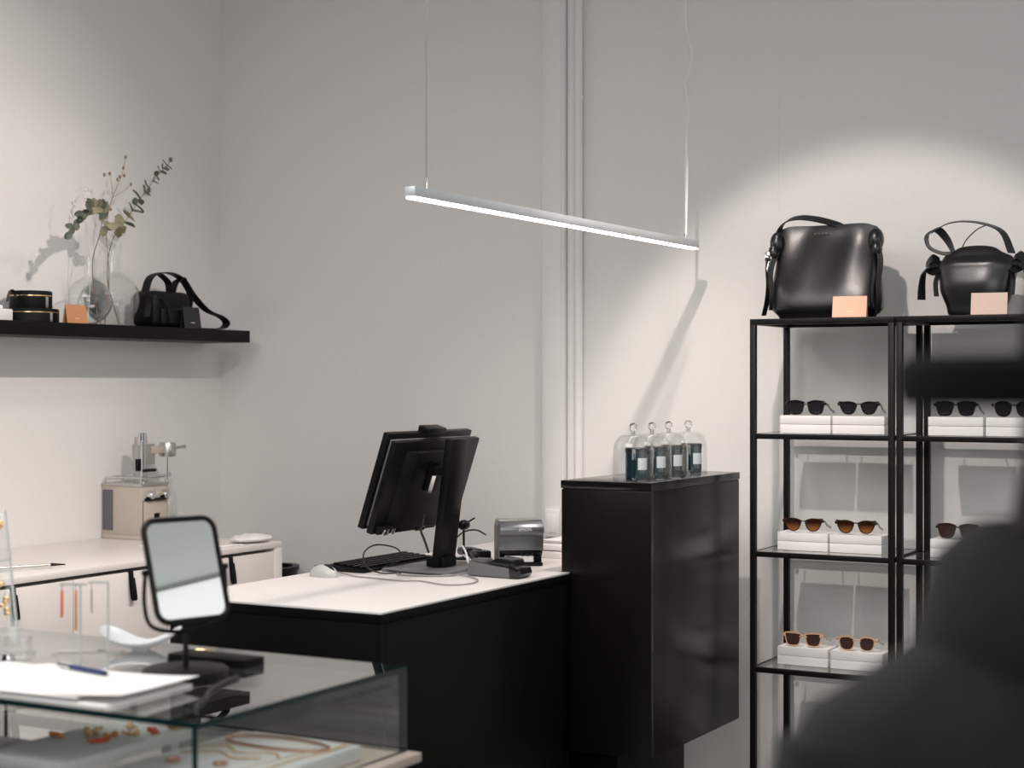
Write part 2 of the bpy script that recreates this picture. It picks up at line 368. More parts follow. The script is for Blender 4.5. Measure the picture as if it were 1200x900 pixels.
for _ in range(5):
    lv.append((Vector((-4.55, 4.925, 2.16))+Vector([random.uniform(-.02, .02) for _ in range(3)]), (random.uniform(-.4, .6), random.uniform(.1, 1), random.uniform(-.9, .2)), (.9, -.8, .3), .044, 'b'))
branch('eucalyptus_branch', 'drooping pale eucalyptus branch hanging left from the smaller vase', ra, V2, lv)
# dried twig with buds
tw = thing('dried_twig', 'thin dried brown twig with small buds between the two eucalyptus branches', 'branch', (-4.67, 5.10, 1.768))
b = MB((-4.67, 5.10, 1.768))
b.tube([(-4.68, 5.06, 1.772), (-4.68, 5.085, 1.95), (-4.685, 5.075, 2.14), (-4.66, 5.075, 2.26), (-4.64, 5.115, 2.37), (-4.63, 5.125, 2.44)], lambda s: .0022*(1-.6*s), 6, sm=8)
b.tube([(-4.655, 5.08, 2.275), (-4.64, 5.055, 2.33), (-4.63, 5.035, 2.365)], .0010, 5, sm=5)
b.tube([(-4.655, 5.082, 2.28), (-4.64, 5.13, 2.31), (-4.63, 5.155, 2.335)], .0010, 5, sm=5)
b.build('stem', 'twigm', tw)
for p in ((-4.63, 5.035, 2.367), (-4.63, 5.157, 2.337), (-4.63, 5.126, 2.443), (-4.636, 5.12, 2.40), (-4.642, 5.105, 2.362), (-4.641, 5.13, 2.37), (-4.66, 5.072, 2.23), (-4.65, 5.025, 2.362), (-4.645, 5.095, 2.35)):
    MB((-4.67, 5.10, 1.768)).ball(p, .0052, 8, (1, 1, 1.5)).build('bud', 'twigm', tw)
fs = thing('dried_flower', 'faint pale dried flower spray at the back of the smaller vase', 'flower', V2)
b = MB(V2); b.tube([(-4.60, 4.88, 1.775), (-4.60, 4.897, 2.03), (-4.67, 4.94, 2.17), (-4.68, 4.96, 2.30)], .0012, 5, sm=8); b.build('stem', 'paper', fs)
for k in range(12): MB(V2).ball((-4.68+random.uniform(-.01, .01), 4.955+random.uniform(-.014, .014), 2.20+k*.0095), .0055, 6).build('floret', 'paper', fs)

# ------------------------------------------------------------------ bags
def bag_body(levels, n=56, ex=3.2, wr=.006, seed=0, sx=None):
    """levels: (z, half width, half depth, y offset); closed rings stacked; wr = wrinkle size"""
    rnd = random.Random(seed); ph = [rnd.uniform(0, 6.28) for _ in range(6)]
    t = bmesh.new(); rings = []
    for (z, hw, hd, yo, sag) in levels:
        ring = []
        for k in range(n):
            a = 2*PI*k/n; c, s_ = math.cos(a), math.sin(a)
            x = hw*math.copysign(abs(c)**(2/ex), c); y = hd*math.copysign(abs(s_)**(2/ex), s_)
            q = wr*(.25+z/.20)*(math.sin(x*24+z*5+ph[0])+.6*math.sin(x*47-z*14+ph[1])+.25*math.sin(z*38+x*9+ph[2]))
            ring.append(t.verts.new((x+(.6*q if abs(c) > .9 else 0), y+yo+q*(1 if s_ < 0 else -.6), z-sag*(1-(x/hw)**2)-.022*(z/levels[-1][0])**5*abs(x/hw)**7)))
        rings.append(ring)
    for a, b in zip(rings, rings[1:]):
        for k in range(n): t.faces.new((a[k], a[(k+1) % n], b[(k+1) % n], b[k]))
    t.faces.new(rings[0][::-1]); t.faces.new(rings[-1]); bmesh.ops.recalc_face_normals(t, faces=t.faces[:])
    b = MB(); b._merge(t); return b
def interp(keys, n):
    out = []
    for i in range(n+1):
        z = keys[0][0]+(keys[-1][0]-keys[0][0])*i/n
        for a, b in zip(keys, keys[1:]):
            if z <= b[0]+1e-9:
                f = (z-a[0])/(b[0]-a[0]); f = f*f*(3-2*f); out.append(tuple([z]+[a[j]+(b[j]-a[j])*f for j in range(1, 5)])); break
    return out
# big slouchy shoulder bag on the left rack
bg = thing('shoulder_bag', 'large slouchy black leather shoulder bag with knotted sides on the left rack', 'bag', (-1.885, 5.665, 1.760))
o_ = bag_body(interp([(0, .168, .064, 0, 0), (.035, .196, .080, 0, 0), (.335, .174, .011, .014, .008)], 34), wr=.0032, seed=3).build('body', 'leather', bg)
for f in (-1, 1):
    b = MB()
    b.ball((f*.178, -.012, .268), .034, 14, (.8, 1.0, 1.25))
    b.ball((f*.186, -.03, .235), .024, 12, (.8, 1, 1.3))
    b.build('knot', 'leather', bg)
    b = MB()
    b.ribbon([(f*.178, -.02, .27), (f*.202, -.04, .20), (f*.198, -.05, .12), (f*.203, -.055, .06), (f*(.215 if f < 0 else .196), -.055, .012)], lambda s: (.010, .030*(1-.5*s), 0), .003)
    b.ribbon([(f*.17, -.03, .25), (f*.188, -.055, .17), (f*.182, -.062, .09), (f*.186, -.062, .03)], lambda s: (.016*(1-.5*s), .014, 0), .003)
    b.build('tie', 'leather', bg)
MB().box((-.214, -.050, .200), (-.188, -.040, .240), .004).cyl((-.205, -.047, .165), (-.195, -.047, .20), .008, 10).build('buckle', 'chrome', bg)
MB().ribbon([(-.180, .0, .27), (-.176, .0, .318), (-.150, 0, .348), (-.105, 0, .358), (-.05, 0, .352), (.01, .005, .336), (.05, .02, .318), (.10, .03, .28)], lambda t: (.004+.010*(1-t), .024, .014+.006*t), .0035).build('strap', 'leather', bg)
b = MB()
for k in range(4): b.box((-.042+k*.013, -.0155, .296), (-.042+k*.013+.006, -.0120, .300))
b.build('foil_mark', 'darkgrey', bg, smooth=False)
# small bucket bag on the right rack
bk = thing('bucket_bag', 'small tapered black leather bag with looped strap and side bows on the right rack', 'bag', (-1.365, 5.665, 1.760))
bag_body(interp([(0, .088, .055, 0, 0), (.01, .096, .060, 0, 0), (.10, .122, .066, 0, 0), (.17, .136, .055, 0, 0), (.205, .118, .028, 0, -.004), (.222, .085, .010, 0, -.012)], 30), ex=2.8, wr=.0022, seed=5).build('body', 'leather', bk)
for f in (-1, 1):
    b = MB()
    b.ribbon([(f*.118, -.02, .175), (f*.148, -.03, .170), (f*.168, -.035, .150), (f*.176, -.035, .11), (f*.178, -.035, .055)], lambda s: (.020*s, .024, .026*(1-s)), .004)
    b.ribbon([(f*.122, -.012, .185), (f*.145, -.015, .196), (f*.165, -.02, .165), (f*.14, -.03, .150), (f*.118, -.03, .158)], (f*.008, .026, .026), .004)
    b.ribbon([(f*.120, -.03, .15), (f*.128, -.04, .11), (f*.125, -.042, .065)], (.012, .012, 0), .003)
    b.build('side_bow', 'leather', bk)
MB().ribbon([(-.075, -.01, .215), (-.10, -.01, .262), (-.135, -.005, .295), (-.168, 0, .275), (-.160, 0, .235), (-.115, 0, .213), (-.07, 0, .212), (-.05, 0, .215)], lambda t: (.016*math.sin(6*t), .030, .014), .003).build('strap_loop', 'leather', bk)
MB().ribbon([(-.15, -.005, .285), (-.10, .0, .312), (-.04, 0, .318), (.03, 0, .305), (.085, 0, .275), (.115, 0, .205)], lambda t: (.018*t, .028, .010*(1-t)), .003).build('strap', 'leather', bk)
MB().tube([(-.058, .0, .21), (-.035, .0, .255), (.0, .0, .288), (.03, 0, .302)], .0022, 6, sm=8).build('cord', 'leather', bk)
# small camera bag on the wall shelf with a long strap that flows to the right
cb = thing('small_shoulder_bag', 'small boxy black leather bag with a wide looping strap on the wall shelf', 'bag', (-4.655, 5.37, 1.763))
MB().box((-.065, -.115, 0), (.065, .115, .150), .028, seg=4).build('body', 'leather2', cb)
MB().box((.045, -.085, .008), (.082, .085, .082), .012, seg=3).build('front_pocket', 'leather2', cb)
MB().ribbon([(.03, -.11, .14), (.05, -.135, .10), (.055, -.150, .04)], (.02, .012, 0), .004).ribbon([(.05, -.09, .14), (.08, -.06, .09), (.088, -.045, .02)], (.0, .014, 0), .004).build('side_tie', 'leather2', cb)
MB().ribbon([(.0, -.105, .13), (.0, -.075, .20), (.0, -.02, .226), (.0, .06, .23), (.0, .135, .205), (.0, .20, .145), (.0, .29, .085), (.0, .385, .060), (0, .425, .035), (0, .40, .012), (0, .33, .006), (0, .19, .005)], (.040, .0, .0), .004).build('strap', 'leather2', cb)
MB().ribbon([(.01, -.02, .222), (.01, .03, .19), (.01, .04, .145)], (.036, .0, 0), .004).ribbon([(.01, .12, .215), (.01, .075, .19), (.01, .055, .145)], (.036, 0, 0), .004).ribbon(
    [(.01, .12, .215), (.01, .17, .15), (.01, .15, .07), (.01, .10, .03)], (.036, .0, .0), .004).build('handle_loop', 'leather2', cb)
tent_card('black_card', 'black folded card standing against the small bag on the wall shelf', -4.558, 5.44, 1.762, .105, .088, .03, math.radians(90), 'blackcard')

# ------------------------------------------------------------------ white cabinet along the left wall
cab = thing('cabinet', 'long low white drawer cabinet along the left wall under the black shelf', 'cabinet', (-4.43, 4.3, 0))
CO = (-4.43, 4.3, 0); F_ = -4.07; Y0, Y1c = 3.13, 5.42
MB(CO).box((WX+.006, Y0, .875), (F_, Y1c, .899), .003).build('worktop', 'cabwhite', cab)
MB(CO).box((WX+.015, Y1c-.045, 0), (F_, Y1c, .875), .002).build('end_panel', 'cabwhite', cab)
MB(CO).box((WX+.015, Y0, 0), (F_, Y0+.03, .875), .002).build('end_panel', 'cabwhite', cab)
MB(CO).box((WX+.02, Y0+.03, .06), (F_-.03, Y1c-.045, .86)).box((WX+.05, Y0+.03, 0), (F_-.07, Y1c-.045, .06)).build('carcass', 'cabwhite', cab)
u_ = .561
for i in range(4):
    ya = Y1c-.045-u_*(i+1); yb = ya+u_
    for j, (za, zb) in enumerate(((.065, .462), (.470, .862))):
        d = MB(CO).box((F_-.024, ya+.003, za), (F_-.004, yb-.003, zb), .0015).build('drawer_front', 'cabwhite', cab)
        yc = (ya+yb)/2+.0; zt = zb
        MB(CO).ribbon([(F_-.006, yc, zt), (F_-.0, yc, zt+.002), (F_+.003, yc, zt-.03), (F_+.006, yc+.004, zt-.085), (F_+.014, yc+.005, zt-.10), (F_+.016, yc+.003, zt-.08), (F_+.008, yc, zt-.02)],
                      (0, .022, 0), .0025, sm=5).build('strap_handle', 'leather2', d)
# machine on the cabinet
mc = thing('countertop_machine', 'beige metal countertop machine with chrome post and knobs on the white cabinet', 'machine', (-4.69, 5.25, .899))
b = MB(); b.box((-.105, -.08, .012), (.105, .08, .215), .002); b.build('housing', 'beige', mc)
MB().box((-.105, -.086, .0), (.108, .083, .016), .002).build('base', 'beige', mc)
MB().box((-.108, -.084, .215), (.108, .083, .228), .002).build('top_plate', 'steel', mc)
MB().box((-.100, -.084, .035), (-.048, -.079, .200), .001).build('side_opening', 'darkgrey', mc)
MB().box((.1045, -.074, .016), (.1062, .070, .159), .0005).build('door_frame', 'darkgrey', mc)
MB().box((.104, -.070, .020), (.110, .066, .155), .002).build('front_door', 'beige', mc)
MB().box((.109, -.010, .085), (.1115, .022, .105)).build('label_plate', 'blackplast', mc)
for yy in (-.045, .042):
    MB().cyl((.104, yy, .182), (.134, yy, .182), .017, 18).cyl((.134, yy, .182), (.142, yy, .182), .012, 18).ball((.136, yy, .205), .007, 8).build('knob', 'chrome', mc)
MB().box((.104, -.064, .160), (.124, .062, .168), .002).build('drip_bar', 'blackplast', mc)
b = MB()
b.tube([(-.095, -.07, .228), (-.095, -.07, .250), (.0, -.07, .250), (.098, -.07, .250), (.098, .07, .250), (-.095, .07, .250), (-.095, -.07, .250)], .0022, 6)
for p in ((.0, -.07), (.098, -.07), (.098, .07), (0, .07)): b.cyl((p[0], p[1], .228), (p[0], p[1], .250), .002, 6)
b.build('tray_rail', 'chrome', mc)
MB().cyl((.03, .0, .228), (.03, .0, .415), .026, 24).box((.0, -.02, .30), (.06, .055, .385), .003).build('post', 'steel', mc)
MB().cyl((.045, -.01, .38), (.045, -.01, .432), .018, 20).cyl((.062, -.022, .228), (.062, -.022, .40), .0095, 14).build('chrome_column', 'chrome', mc)
MB().box((.055, -.03, .272), (.075, .045, .284), .002).box((.03, -.035, .275), (.05, -.02, .325), .003).build('black_clip', 'blackplast', mc)
MB().box((.04, .03, .345), (.07, .105, .375), .003).build('arm', 'beige', mc)
MB().lathe([(0, 0), (.034, 0), (.036, .008), (.036, .045), (.031, .058), (0, .058)], (.055, .135, .330), 26).build('head', 'steel', mc)
MB().cyl((.055, .168, .362), (.060, .235, .368), .006, 12).ball((.060, .237, .368), .008, 10).build('lever', 'steel', mc)
MB().cyl((.055, .135, .332), (.055, .135, .235), .003, 8).build('nozzle', 'chrome', mc)
bt = thing('glass_bottle', 'clear glass bottle standing behind the machine under its nozzle', 'bottle', (-4.635, 5.395, .899))
pr = [(0, .002), (.034, .002), (.037, .008), (.037, .13), (.033, .165), (.017, .195), (.014, .20), (.014, .222), (.017, .225), (.017, .235)]
MB().lathe(pr+[(max(0, a-.002), z+.001) for a, z in pr[::-1]], n=28).build('vessel', 'glass', bt)
MB().lathe([(0, .004), (.0345, .004), (.0345, .095), (0, .095)], n=28).build('water', 'acrylic', bt)
# papers and flat things on the cabinet
b = MB()
b.prism([(-4.40, 5.02), (-4.22, 5.0), (-4.21, 5.20), (-4.38, 5.24)], .900, .906, .001)
solo(b, 'paper_stack', 'paper', 'thin stack of white papers lying on the cabinet behind the table mirror', 'papers', (-4.3, 5.12, .900))
t = bmesh.new(); bmesh.ops.create_icosphere(t, subdivisions=3, radius=1)
for v in t.verts:
    q = v.co.copy(); v.co = Vector((q.x*.07, q.y*.10, max(0, .016*(q.z+.5))*(1+.35*math.sin(9*q.x+4*q.y)*math.cos(7*q.y))))+Vector((-4.15, 5.325, .9065))
cr = MB(); cr._merge(t); solo(cr, 'crumpled_wrap', 'paper', 'crumpled white paper wrap at the far end of the cabinet top', 'paper', (-4.15, 5.325, .9065))
b = MB(); b.tube([(-4.40, 4.95, .9035), (-4.30, 4.98, .9035), (-4.20, 4.93, .9035), (-4.12, 5.08, .9035), (-4.095, 5.2, .9035)], .003, 6, sm=8)
solo(b, 'cabinet_cable', 'wire', 'white cable lying along the front of the cabinet top', 'cable', (-4.3, 4.98, .9005))
sl = thing('plastic_sleeve', 'clear plastic tool sleeve with black tip lying on the cabinet top', 'sleeve', (-4.2, 4.15, .900), math.radians(-20))
MB().box((-.10, -.13, 0), (.03, .09, .006), .002).build('sleeve', 'acrylic', sl)
MB().cyl((-.03, -.13, .010), (-.01, .10, .010), .004, 8).build('rod', 'steel', sl)
MB().cyl((-.01, .10, .010), (.0, .15, .008), .006, 8, .002).build('tip', 'blackplast', sl)
b = thing('waste_bin', 'black bin standing in the gap between the cabinet and the sales desk', 'bin', (-4.38, 5.74, 0))
MB().lathe([(0, 0), (.125, 0), (.14, .73), (.143, .745), (.135, .745), (.12, .02), (0, .02)], n=32, sx=.78).build('bucket', 'blackplast', b)
MB().lathe([(.12, .735), (.15, .735), (.15, .752), (.12, .752)], n=32, close=True, sx=.78).build('rim', 'blackplast', b)

# ------------------------------------------------------------------ sales desk and tall counter
dk = thing('sales_desk', 'low black sales desk with a bright white top in front of the tall counter', 'desk', (-2.79, 4.5, 0))
DO = (-2.79, 4.5, 0)
MB(DO).prism([(-3.151, 3.668), (-2.432, 3.668), (-2.432, 4.752), (-2.470, 4.752), (-2.470, 5.70), (-3.151, 5.70)], .924, .930, .0008).build('worktop', 'deskwhite', dk)
MB(DO).prism([(-3.151, 3.668), (-2.432, 3.668), (-2.432, 4.752), (-2.470, 4.752), (-2.470, 5.70), (-3.151, 5.70)], .899, .9235, .0008).build('worktop_edge', 'blackflat', dk)
MB(DO).box((-3.149, 3.670, 0), (-2.434, 3.690, .898), .001).build('end_panel', 'blackflat', dk)
MB(DO).box((-2.454, 3.692, 0), (-2.434, 4.752, .898), .001).build('side_panel', 'blackflat', dk)
MB(DO).box((-3.149, 3.692, 0), (-3.130, 5.698, .898), .001).box((-3.13, 5.678, 0), (-2.49, 5.698, .898), .001).build('back_panel', 'blackflat', dk)
tc_ = thing('tall_counter', 'tall narrow black wood counter box raised on a plinth beside the sales desk', 'counter', (-2.307, 5.13, 0))
TO = (-2.307, 5.13, 0)
MB(TO).box((-2.466, 4.755, 1.197), (-2.149, 5.505, 1.222), .001).build('top', 'blacktop', tc_)
MB(TO).box((-2.464, 4.757, .36), (-2.151, 4.776, 1.194), .001).build('front_panel', 'blackwood', tc_)
MB(TO).box((-2.170, 4.777, .36), (-2.151, 5.503, 1.194), .001).build('side_panel', 'blackwood', tc_)
MB(TO).box((-2.461, 4.760, 1.192), (-2.154, 5.500, 1.1968)).box((-2.44, 4.78, .38), (-2.175, 5.48, 1.190)).box((-2.464, 4.777, .36), (-2.446, 5.503, 1.194), .001).box((-2.445, 5.485, .36), (-2.171, 5.503, 1.194)).box((-2.445, 4.777, .36), (-2.171, 5.484, .375)).build('carcass', 'blackwood', tc_)
MB(TO).box((-2.455, 4.86, 0), (-2.315, 5.40, .36), .001).build('plinth', 'blackflat', tc_)
# glass domes with candle jars
JM = []
dome_x = (('nearest the camera', 4.940), ('second from the camera', 5.088), ('third from the camera', 5.226), ('farthest from the camera', 5.395))
for i, (w_, y) in enumerate(dome_x):
    if i == 0:
        gd = thing('glass_dome', '', 'dome', (-2.297, y, 1.222), 0, 'glass domes on the tall counter')
        r = .066; pr = [(r, 0), (r, .085)]+[(r*.45+(r*.55)*math.cos(a*PI/16), .085+.058*math.sin(a*PI/16)) for a in range(1, 8)]+[(.02, .1445), (.008, .1455), (0.004, .146)]
        MB().lathe(pr+[(max(.001, a-.002), z-.0015 if z > .01 else z) for a, z in pr[::-1]], n=40, close=True).build('bell', 'glass', gd)
        MB().lathe([(0, .1455), (.008, .1455), (.0055, .150), (.0065, .155), (.0115, .160), (.0135, .168), (.0115, .176), (.006, .1805), (0, .1815)], n=20).build('knob', 'whiteglass', gd)
        MB().lathe([(r-.001, .0), (r+.0015, .0), (r+.0015, .0035), (r-.001, .0035)], n=40, close=True).build('rim', 'acrylic', gd)
        jr = thing('candle_jar', '', 'candle', (-2.287, y+.004, 1.2225), 0, 'candle jars under the glass domes')
        MB().lathe([(0, 0), (.033, 0), (.036, .003), (.036, .086), (0, .086)], n=32).build('jar', 'jar', jr)
        MB().lathe([(0, .0865), (.037, .0865), (.037, .099), (.035, .101), (0, .101)], n=32).build('lid', 'jarlid', jr)
        lb = MB(); tb = bmesh.new(); vv = []
        for k in range(9):
            a = math.radians(-58+62*k/8); vv.append((tb.verts.new((.0366*math.cos(a), .0366*math.sin(a), .030)), tb.verts.new((.0366*math.cos(a), .0366*math.sin(a), .068))))
        for a, b in zip(vv, vv[1:]): tb.faces.new((a[0], b[0], b[1], a[1]))
        lb._merge(tb); lb.build('label_sticker', 'label', jr)
        go, jo = gd, jr
    else:
        go = copy_tree(gd); go.location = (-2.297, y, 1.222); jo = copy_tree(jr); jo.location = (-2.287, y+.004, 1.2225)
    go['label'] = 'clear glass dome with round knob on the tall black counter, '+w_
    jo['label'] = 'dark blue glass candle jar with white label under the dome '+w_

# ------------------------------------------------------------------ monitor
mo = thing('monitor', 'black computer monitor seen from behind, tilted on a tall stand on the sales desk', 'monitor', (-2.80, 4.62, .930))
MO = (-2.80, 4.62, .930)
up = Vector((.10, 0, .30)).normalized(); ydir = Vector((0, 1, 0)); nb = up.cross(ydir).normalized()*-1   # nb points to the back (+X)
if nb.x < 0: nb = -nb
PM = Matrix((ydir, nb, up)).transposed().to_4x4(); PM.translation = Vector((-2.98, 4.625, 1.076))      # local x=Y world, y=back, z=up
b = MB(MO); b.box((-.255, -.010, 0), (.255, .012, .318), .003, mx=PM); b.build('display_panel', 'blackplast', mo)
MB(MO).box((-.245, -.0115, .010), (.245, -.010, .306), mx=PM).build('screen', 'screen', mo)
MB(MO).box((-.240, .012, .012), (.24, .024, .300), .002, mx=PM).build('spacer', 'greyplast', mo)
b = MB(MO); b.box((-.252, .024, -.006), (.262, .046, .302), .004, mx=PM); b.build('rear_cover', 'blackplast', mo)
b = MB(MO); b.prism([(-.18, 0), (.18, 0), (.13, .022), (-.13, .022)], .012, .27, .003, mx=PM @ Matrix.Translation((0, .045, 0))); b.build('electronics_housing', 'blackplast', mo)
MB(MO).box((-.05, .066, .14), (.05, .074, .24), .002, mx=PM).build('mount_plate', 'blackflat', mo)
MB(MO).box((-.24, .046, -.002), (.10, .062, .022), .002, mx=PM).build('port_strip', 'blackplast', mo)
for (x0, x1, m_) in ((-.215, -.185, 'chrome'), (-.165, -.150, 'chrome'), (-.02, .03, 'blackgloss')):
    MB(MO).box((x0, .060, -.004), (x1, .066, .016), .001, mx=PM).build('port', m_, mo)
MB(MO).box((-.055, -.012, .316), (.055, .030, .336), .003, mx=PM).ball((0, -.014, .327), .006, 10, mx=PM).build('webcam', 'blackplast', mo)
b = MB(MO)
sa, sb = Vector((-2.82, 4.61, .940)), Vector((-2.765, 4.61, 1.355)); dz = (sb-sa).normalized(); SM = Matrix((ydir, dz.cross(ydir)*-1, dz)).transposed().to_4x4(); SM.translation = sa
b.box((-.052, -.014, 0), (.052, .014, (sb-sa).length), .004, mx=SM); b.build('column', 'blackplast', mo)
MB(MO).cyl((-2.90, 4.57, 1.255), (-2.90, 4.65, 1.255), .012, 14).box((-2.90, 4.58, 1.235), (-2.80, 4.64, 1.265), .004).build('hinge', 'blackflat', mo)
MB(MO).box((-2.965, 4.47, .930), (-2.715, 4.79, .941), .004).build('base_plate', 'greyplast', mo)
MB(MO).box((-2.86, 4.57, .941), (-2.79, 4.65, .975), .006).build('base_foot', 'blackplast', mo)
MB(MO).box((-.012, .030, .10), (.012, .050, .16), mx=PM @ Matrix.Translation((-.02, .025, .03))).build('bracket', 'chrome', mo)
# keyboard
kb = thing('keyboard', 'black keyboard on the white desk behind the monitor stand', 'keyboard', (-3.055, 4.62, .930), math.radians(90))
MB().prism([(-.07, 0), (.07, 0), (.07, .022), (-.07, .010)], -.22, .22, .002, mx=Matrix(((0, 0, 1, 0), (1, 0, 0, 0), (0, 1, 0, 0), (0, 0, 0, 1)))).build('case', 'blackplast', kb)
KEYM = None
for r_ in range(5):
    for c_ in range(18):
        if KEYM is None: o = MB().box((-.009, -.009, 0), (.009, .009, .007), .002).build('key', 'blackplast', kb); KEYM = o.data
        else: o = bpy.data.objects.new('key', KEYM); COL.objects.link(o); o.parent = kb
        y = -.05+r_*.024; o.location = (-.2+c_*.0235, y, .0105+(y+.07)*.0857)
# mouse
ms = thing('computer_mouse', 'white computer mouse with black back stripe at the near edge of the desk', 'mouse', (-3.045, 4.27, .930), math.radians(75))
b = MB(); b.ball((0, 0, .004), 1, 24, (.032, .058, .034)); bm_ = b.bm; bmesh.ops.bisect_plane(bm_, geom=bm_.verts[:]+bm_.edges[:]+bm_.faces[:], plane_co=(0, 0, 0), plane_no=(0, 0, -1), clear_outer=True)
b.build('shell', 'mousegrey', ms)
b = MB(); b.ball((0, -.012, .0065), 1, 20, (.0165, .042, .0335)); bm_ = b.bm; bmesh.ops.bisect_plane(bm_, geom=bm_.verts[:]+bm_.edges[:]+bm_.faces[:], plane_co=(0, 0, .012), plane_no=(0, 0, -1), clear_outer=True)
b.build('back_stripe', 'blackgloss', ms)
MB().cyl((-.004, .036, .026), (.004, .036, .026), .008, 14).build('wheel', 'greyplast', ms)
# cables on the desk
Zc = .9335
def cable(label, pts, m, r=.0028, name='cable', g=None):
    b = MB(); b.tube(pts, r, 7, sm=8); return solo(b, name, m, label, 'cable', pts[0], g)
cable('thin grey mouse cable wandering across the near part of the white desk', [(-3.03, 4.325, .94), (-2.95, 4.30, Zc), (-2.86, 4.285, Zc), (-2.76, 4.268, Zc), (-2.70, 4.29, Zc), (-2.59, 4.245, Zc), (-2.54, 4.30, Zc), (-2.56, 4.39, Zc), (-2.63, 4.46, Zc), (-2.69, 4.46, .936)], 'greycable', .0022)
cable('black cable looped over the keyboard beside the mouse', [(-2.86, 4.425, .936), (-2.91, 4.38, .938), (-2.99, 4.42, .952), (-3.05, 4.50, .985), (-3.07, 4.60, 1.000), (-3.03, 4.66, .985), (-2.985, 4.62, .955), (-2.975, 4.50, .937), (-2.86, 4.44, .936), (-2.72, 4.44, .936)], 'blackcable', .0026)
cable('upper white cable running from the monitor stand down to the terminal', [(-2.775, 4.66, 1.005), (-2.75, 4.64, .985), (-2.72, 4.60, .965), (-2.685, 4.56, .950), (-2.672, 4.545, .945)], 'wire', .0036)
cable('lower white cable running from the monitor stand down to the terminal', [(-2.775, 4.665, .975), (-2.74, 4.645, .965), (-2.70, 4.61, .955), (-2.672, 4.575, .945)], 'wire', .0036)
cable('thick black cable hanging in a short curve under the monitor', [(-2.885, 4.60, 1.105), (-2.865, 4.56, 1.085), (-2.855, 4.535, 1.06), (-2.845, 4.54, 1.03), (-2.832, 4.545, .99)], 'blackcable', .004)
cable('black cable arching from the monitor to the receipt printer', [(-2.93, 4.86, .96), (-2.965, 4.93, .995), (-2.955, 4.98, 1.02), (-2.915, 4.99, 1.025), (-2.88, 4.995, 1.010)], 'blackcable', .003)
cable('grey cable coiled loosely under the monitor base', [(-2.70, 4.60, .934), (-2.69, 4.48, .934), (-2.74, 4.42, .934), (-2.84, 4.40, .934), (-2.88, 4.43, .934)], 'greycable', .003)
b = MB(); b.prism([(-2.955, 4.40), (-2.915, 4.385), (-2.90, 4.43), (-2.945, 4.445)], .931, .9325)
solo(b, 'paper_tag', 'paper', 'small white paper slip under the cables left of the monitor base', 'paper', (-2.93, 4.41, .931))
# desk webcam on stalk behind the monitor
dl = thing('desk_microphone', 'small black device with a short antenna right behind the monitor', 'device', (-2.925, 4.92, .930))
MB().lathe([(0, 0), (.03, 0), (.03, .006), (.004, .01), (.004, .10), (0, .10)], n=20).build('stand', 'blackplast', dl)
MB().ball((0, 0, .118), .022, 14, (.9, 1.3, .8)).build('body', 'blackplast', dl)
MB().cyl((.0, .015, .122), (.02, .04, .140), .003, 8).build('antenna', 'blackplast', dl)
# barcode scanner lying on the desk
sc = thing('barcode_scanner', 'black handheld scanner lying on the desk between monitor and printer', 'scanner', (-2.90, 4.93, .930), math.radians(-33))
MB().tube([(-.085, 0, .022), (-.02, 0, .026), (.03, 0, .024), (.06, 0, .020)], lambda s: .014+.008*s, 12, sm=5).build('handle', 'blackgloss', sc)
MB().box((.045, -.030, .002), (.095, .030, .038), .008).build('head', 'blackgloss', sc)
# receipt printer
pn = thing('receipt_printer', 'dark grey receipt printer with white lettering on the sales desk', 'printer', (-2.685, 4.875, .930), math.radians(37))
YZ = Matrix(((0, 0, 1, 0), (1, 0, 0, 0), (0, 1, 0, 0), (0, 0, 0, 1)))        # prism in (y,z) extruded along x
MB().prism([(-.062, .052), (.07, .052), (.07, .135), (.05, .147), (-.04, .147), (-.055, .135), (-.062, .105)], -.073, .073, .002, mx=YZ).build('housing', 'gunmetal', pn)
pts = [(-.060, .098)]+[(-.064-.016*math.sin(a*PI/10), .098+.044*(a/10)) for a in range(0, 11)]+[(-.050, .142)]
MB().prism(pts, -.0725, .0725, .0008, mx=YZ).build('front_cover', 'gunmetal', pn)
MB().prism([(-.066, .0), (.07, .0), (.07, .050), (-.060, .050), (-.060, .044), (-.040, .03), (-.040, .012), (-.066, .012)], -.07, .07, .001, mx=YZ).build('lower_body', 'blackplast', pn)
MB().box((-.055, -.064, .014), (.04, -.041, .034), .002).build('paper_slot', 'card', pn)
MB().box((-.0745, -.056, .012), (-.0715, .066, .130), .002).build('side_plate', 'greyplast', pn)
MB().box((-.0722, -.035, .1465), (.0722, .045, .1505), .0015).build('top_lid', 'steel', pn)
for k in range(3): MB().cyl((.0+k*.018, -.058, .040), (.0+k*.018, -.070, .040), .005, 12).build('button', 'blackgloss', pn)
text_mesh('lettering', 'EPSON', .014, 'card', pn, Matrix.Translation((.010, -.0795, .122)) @ Matrix.Rotation(PI/2, 4, 'X'), .0006)
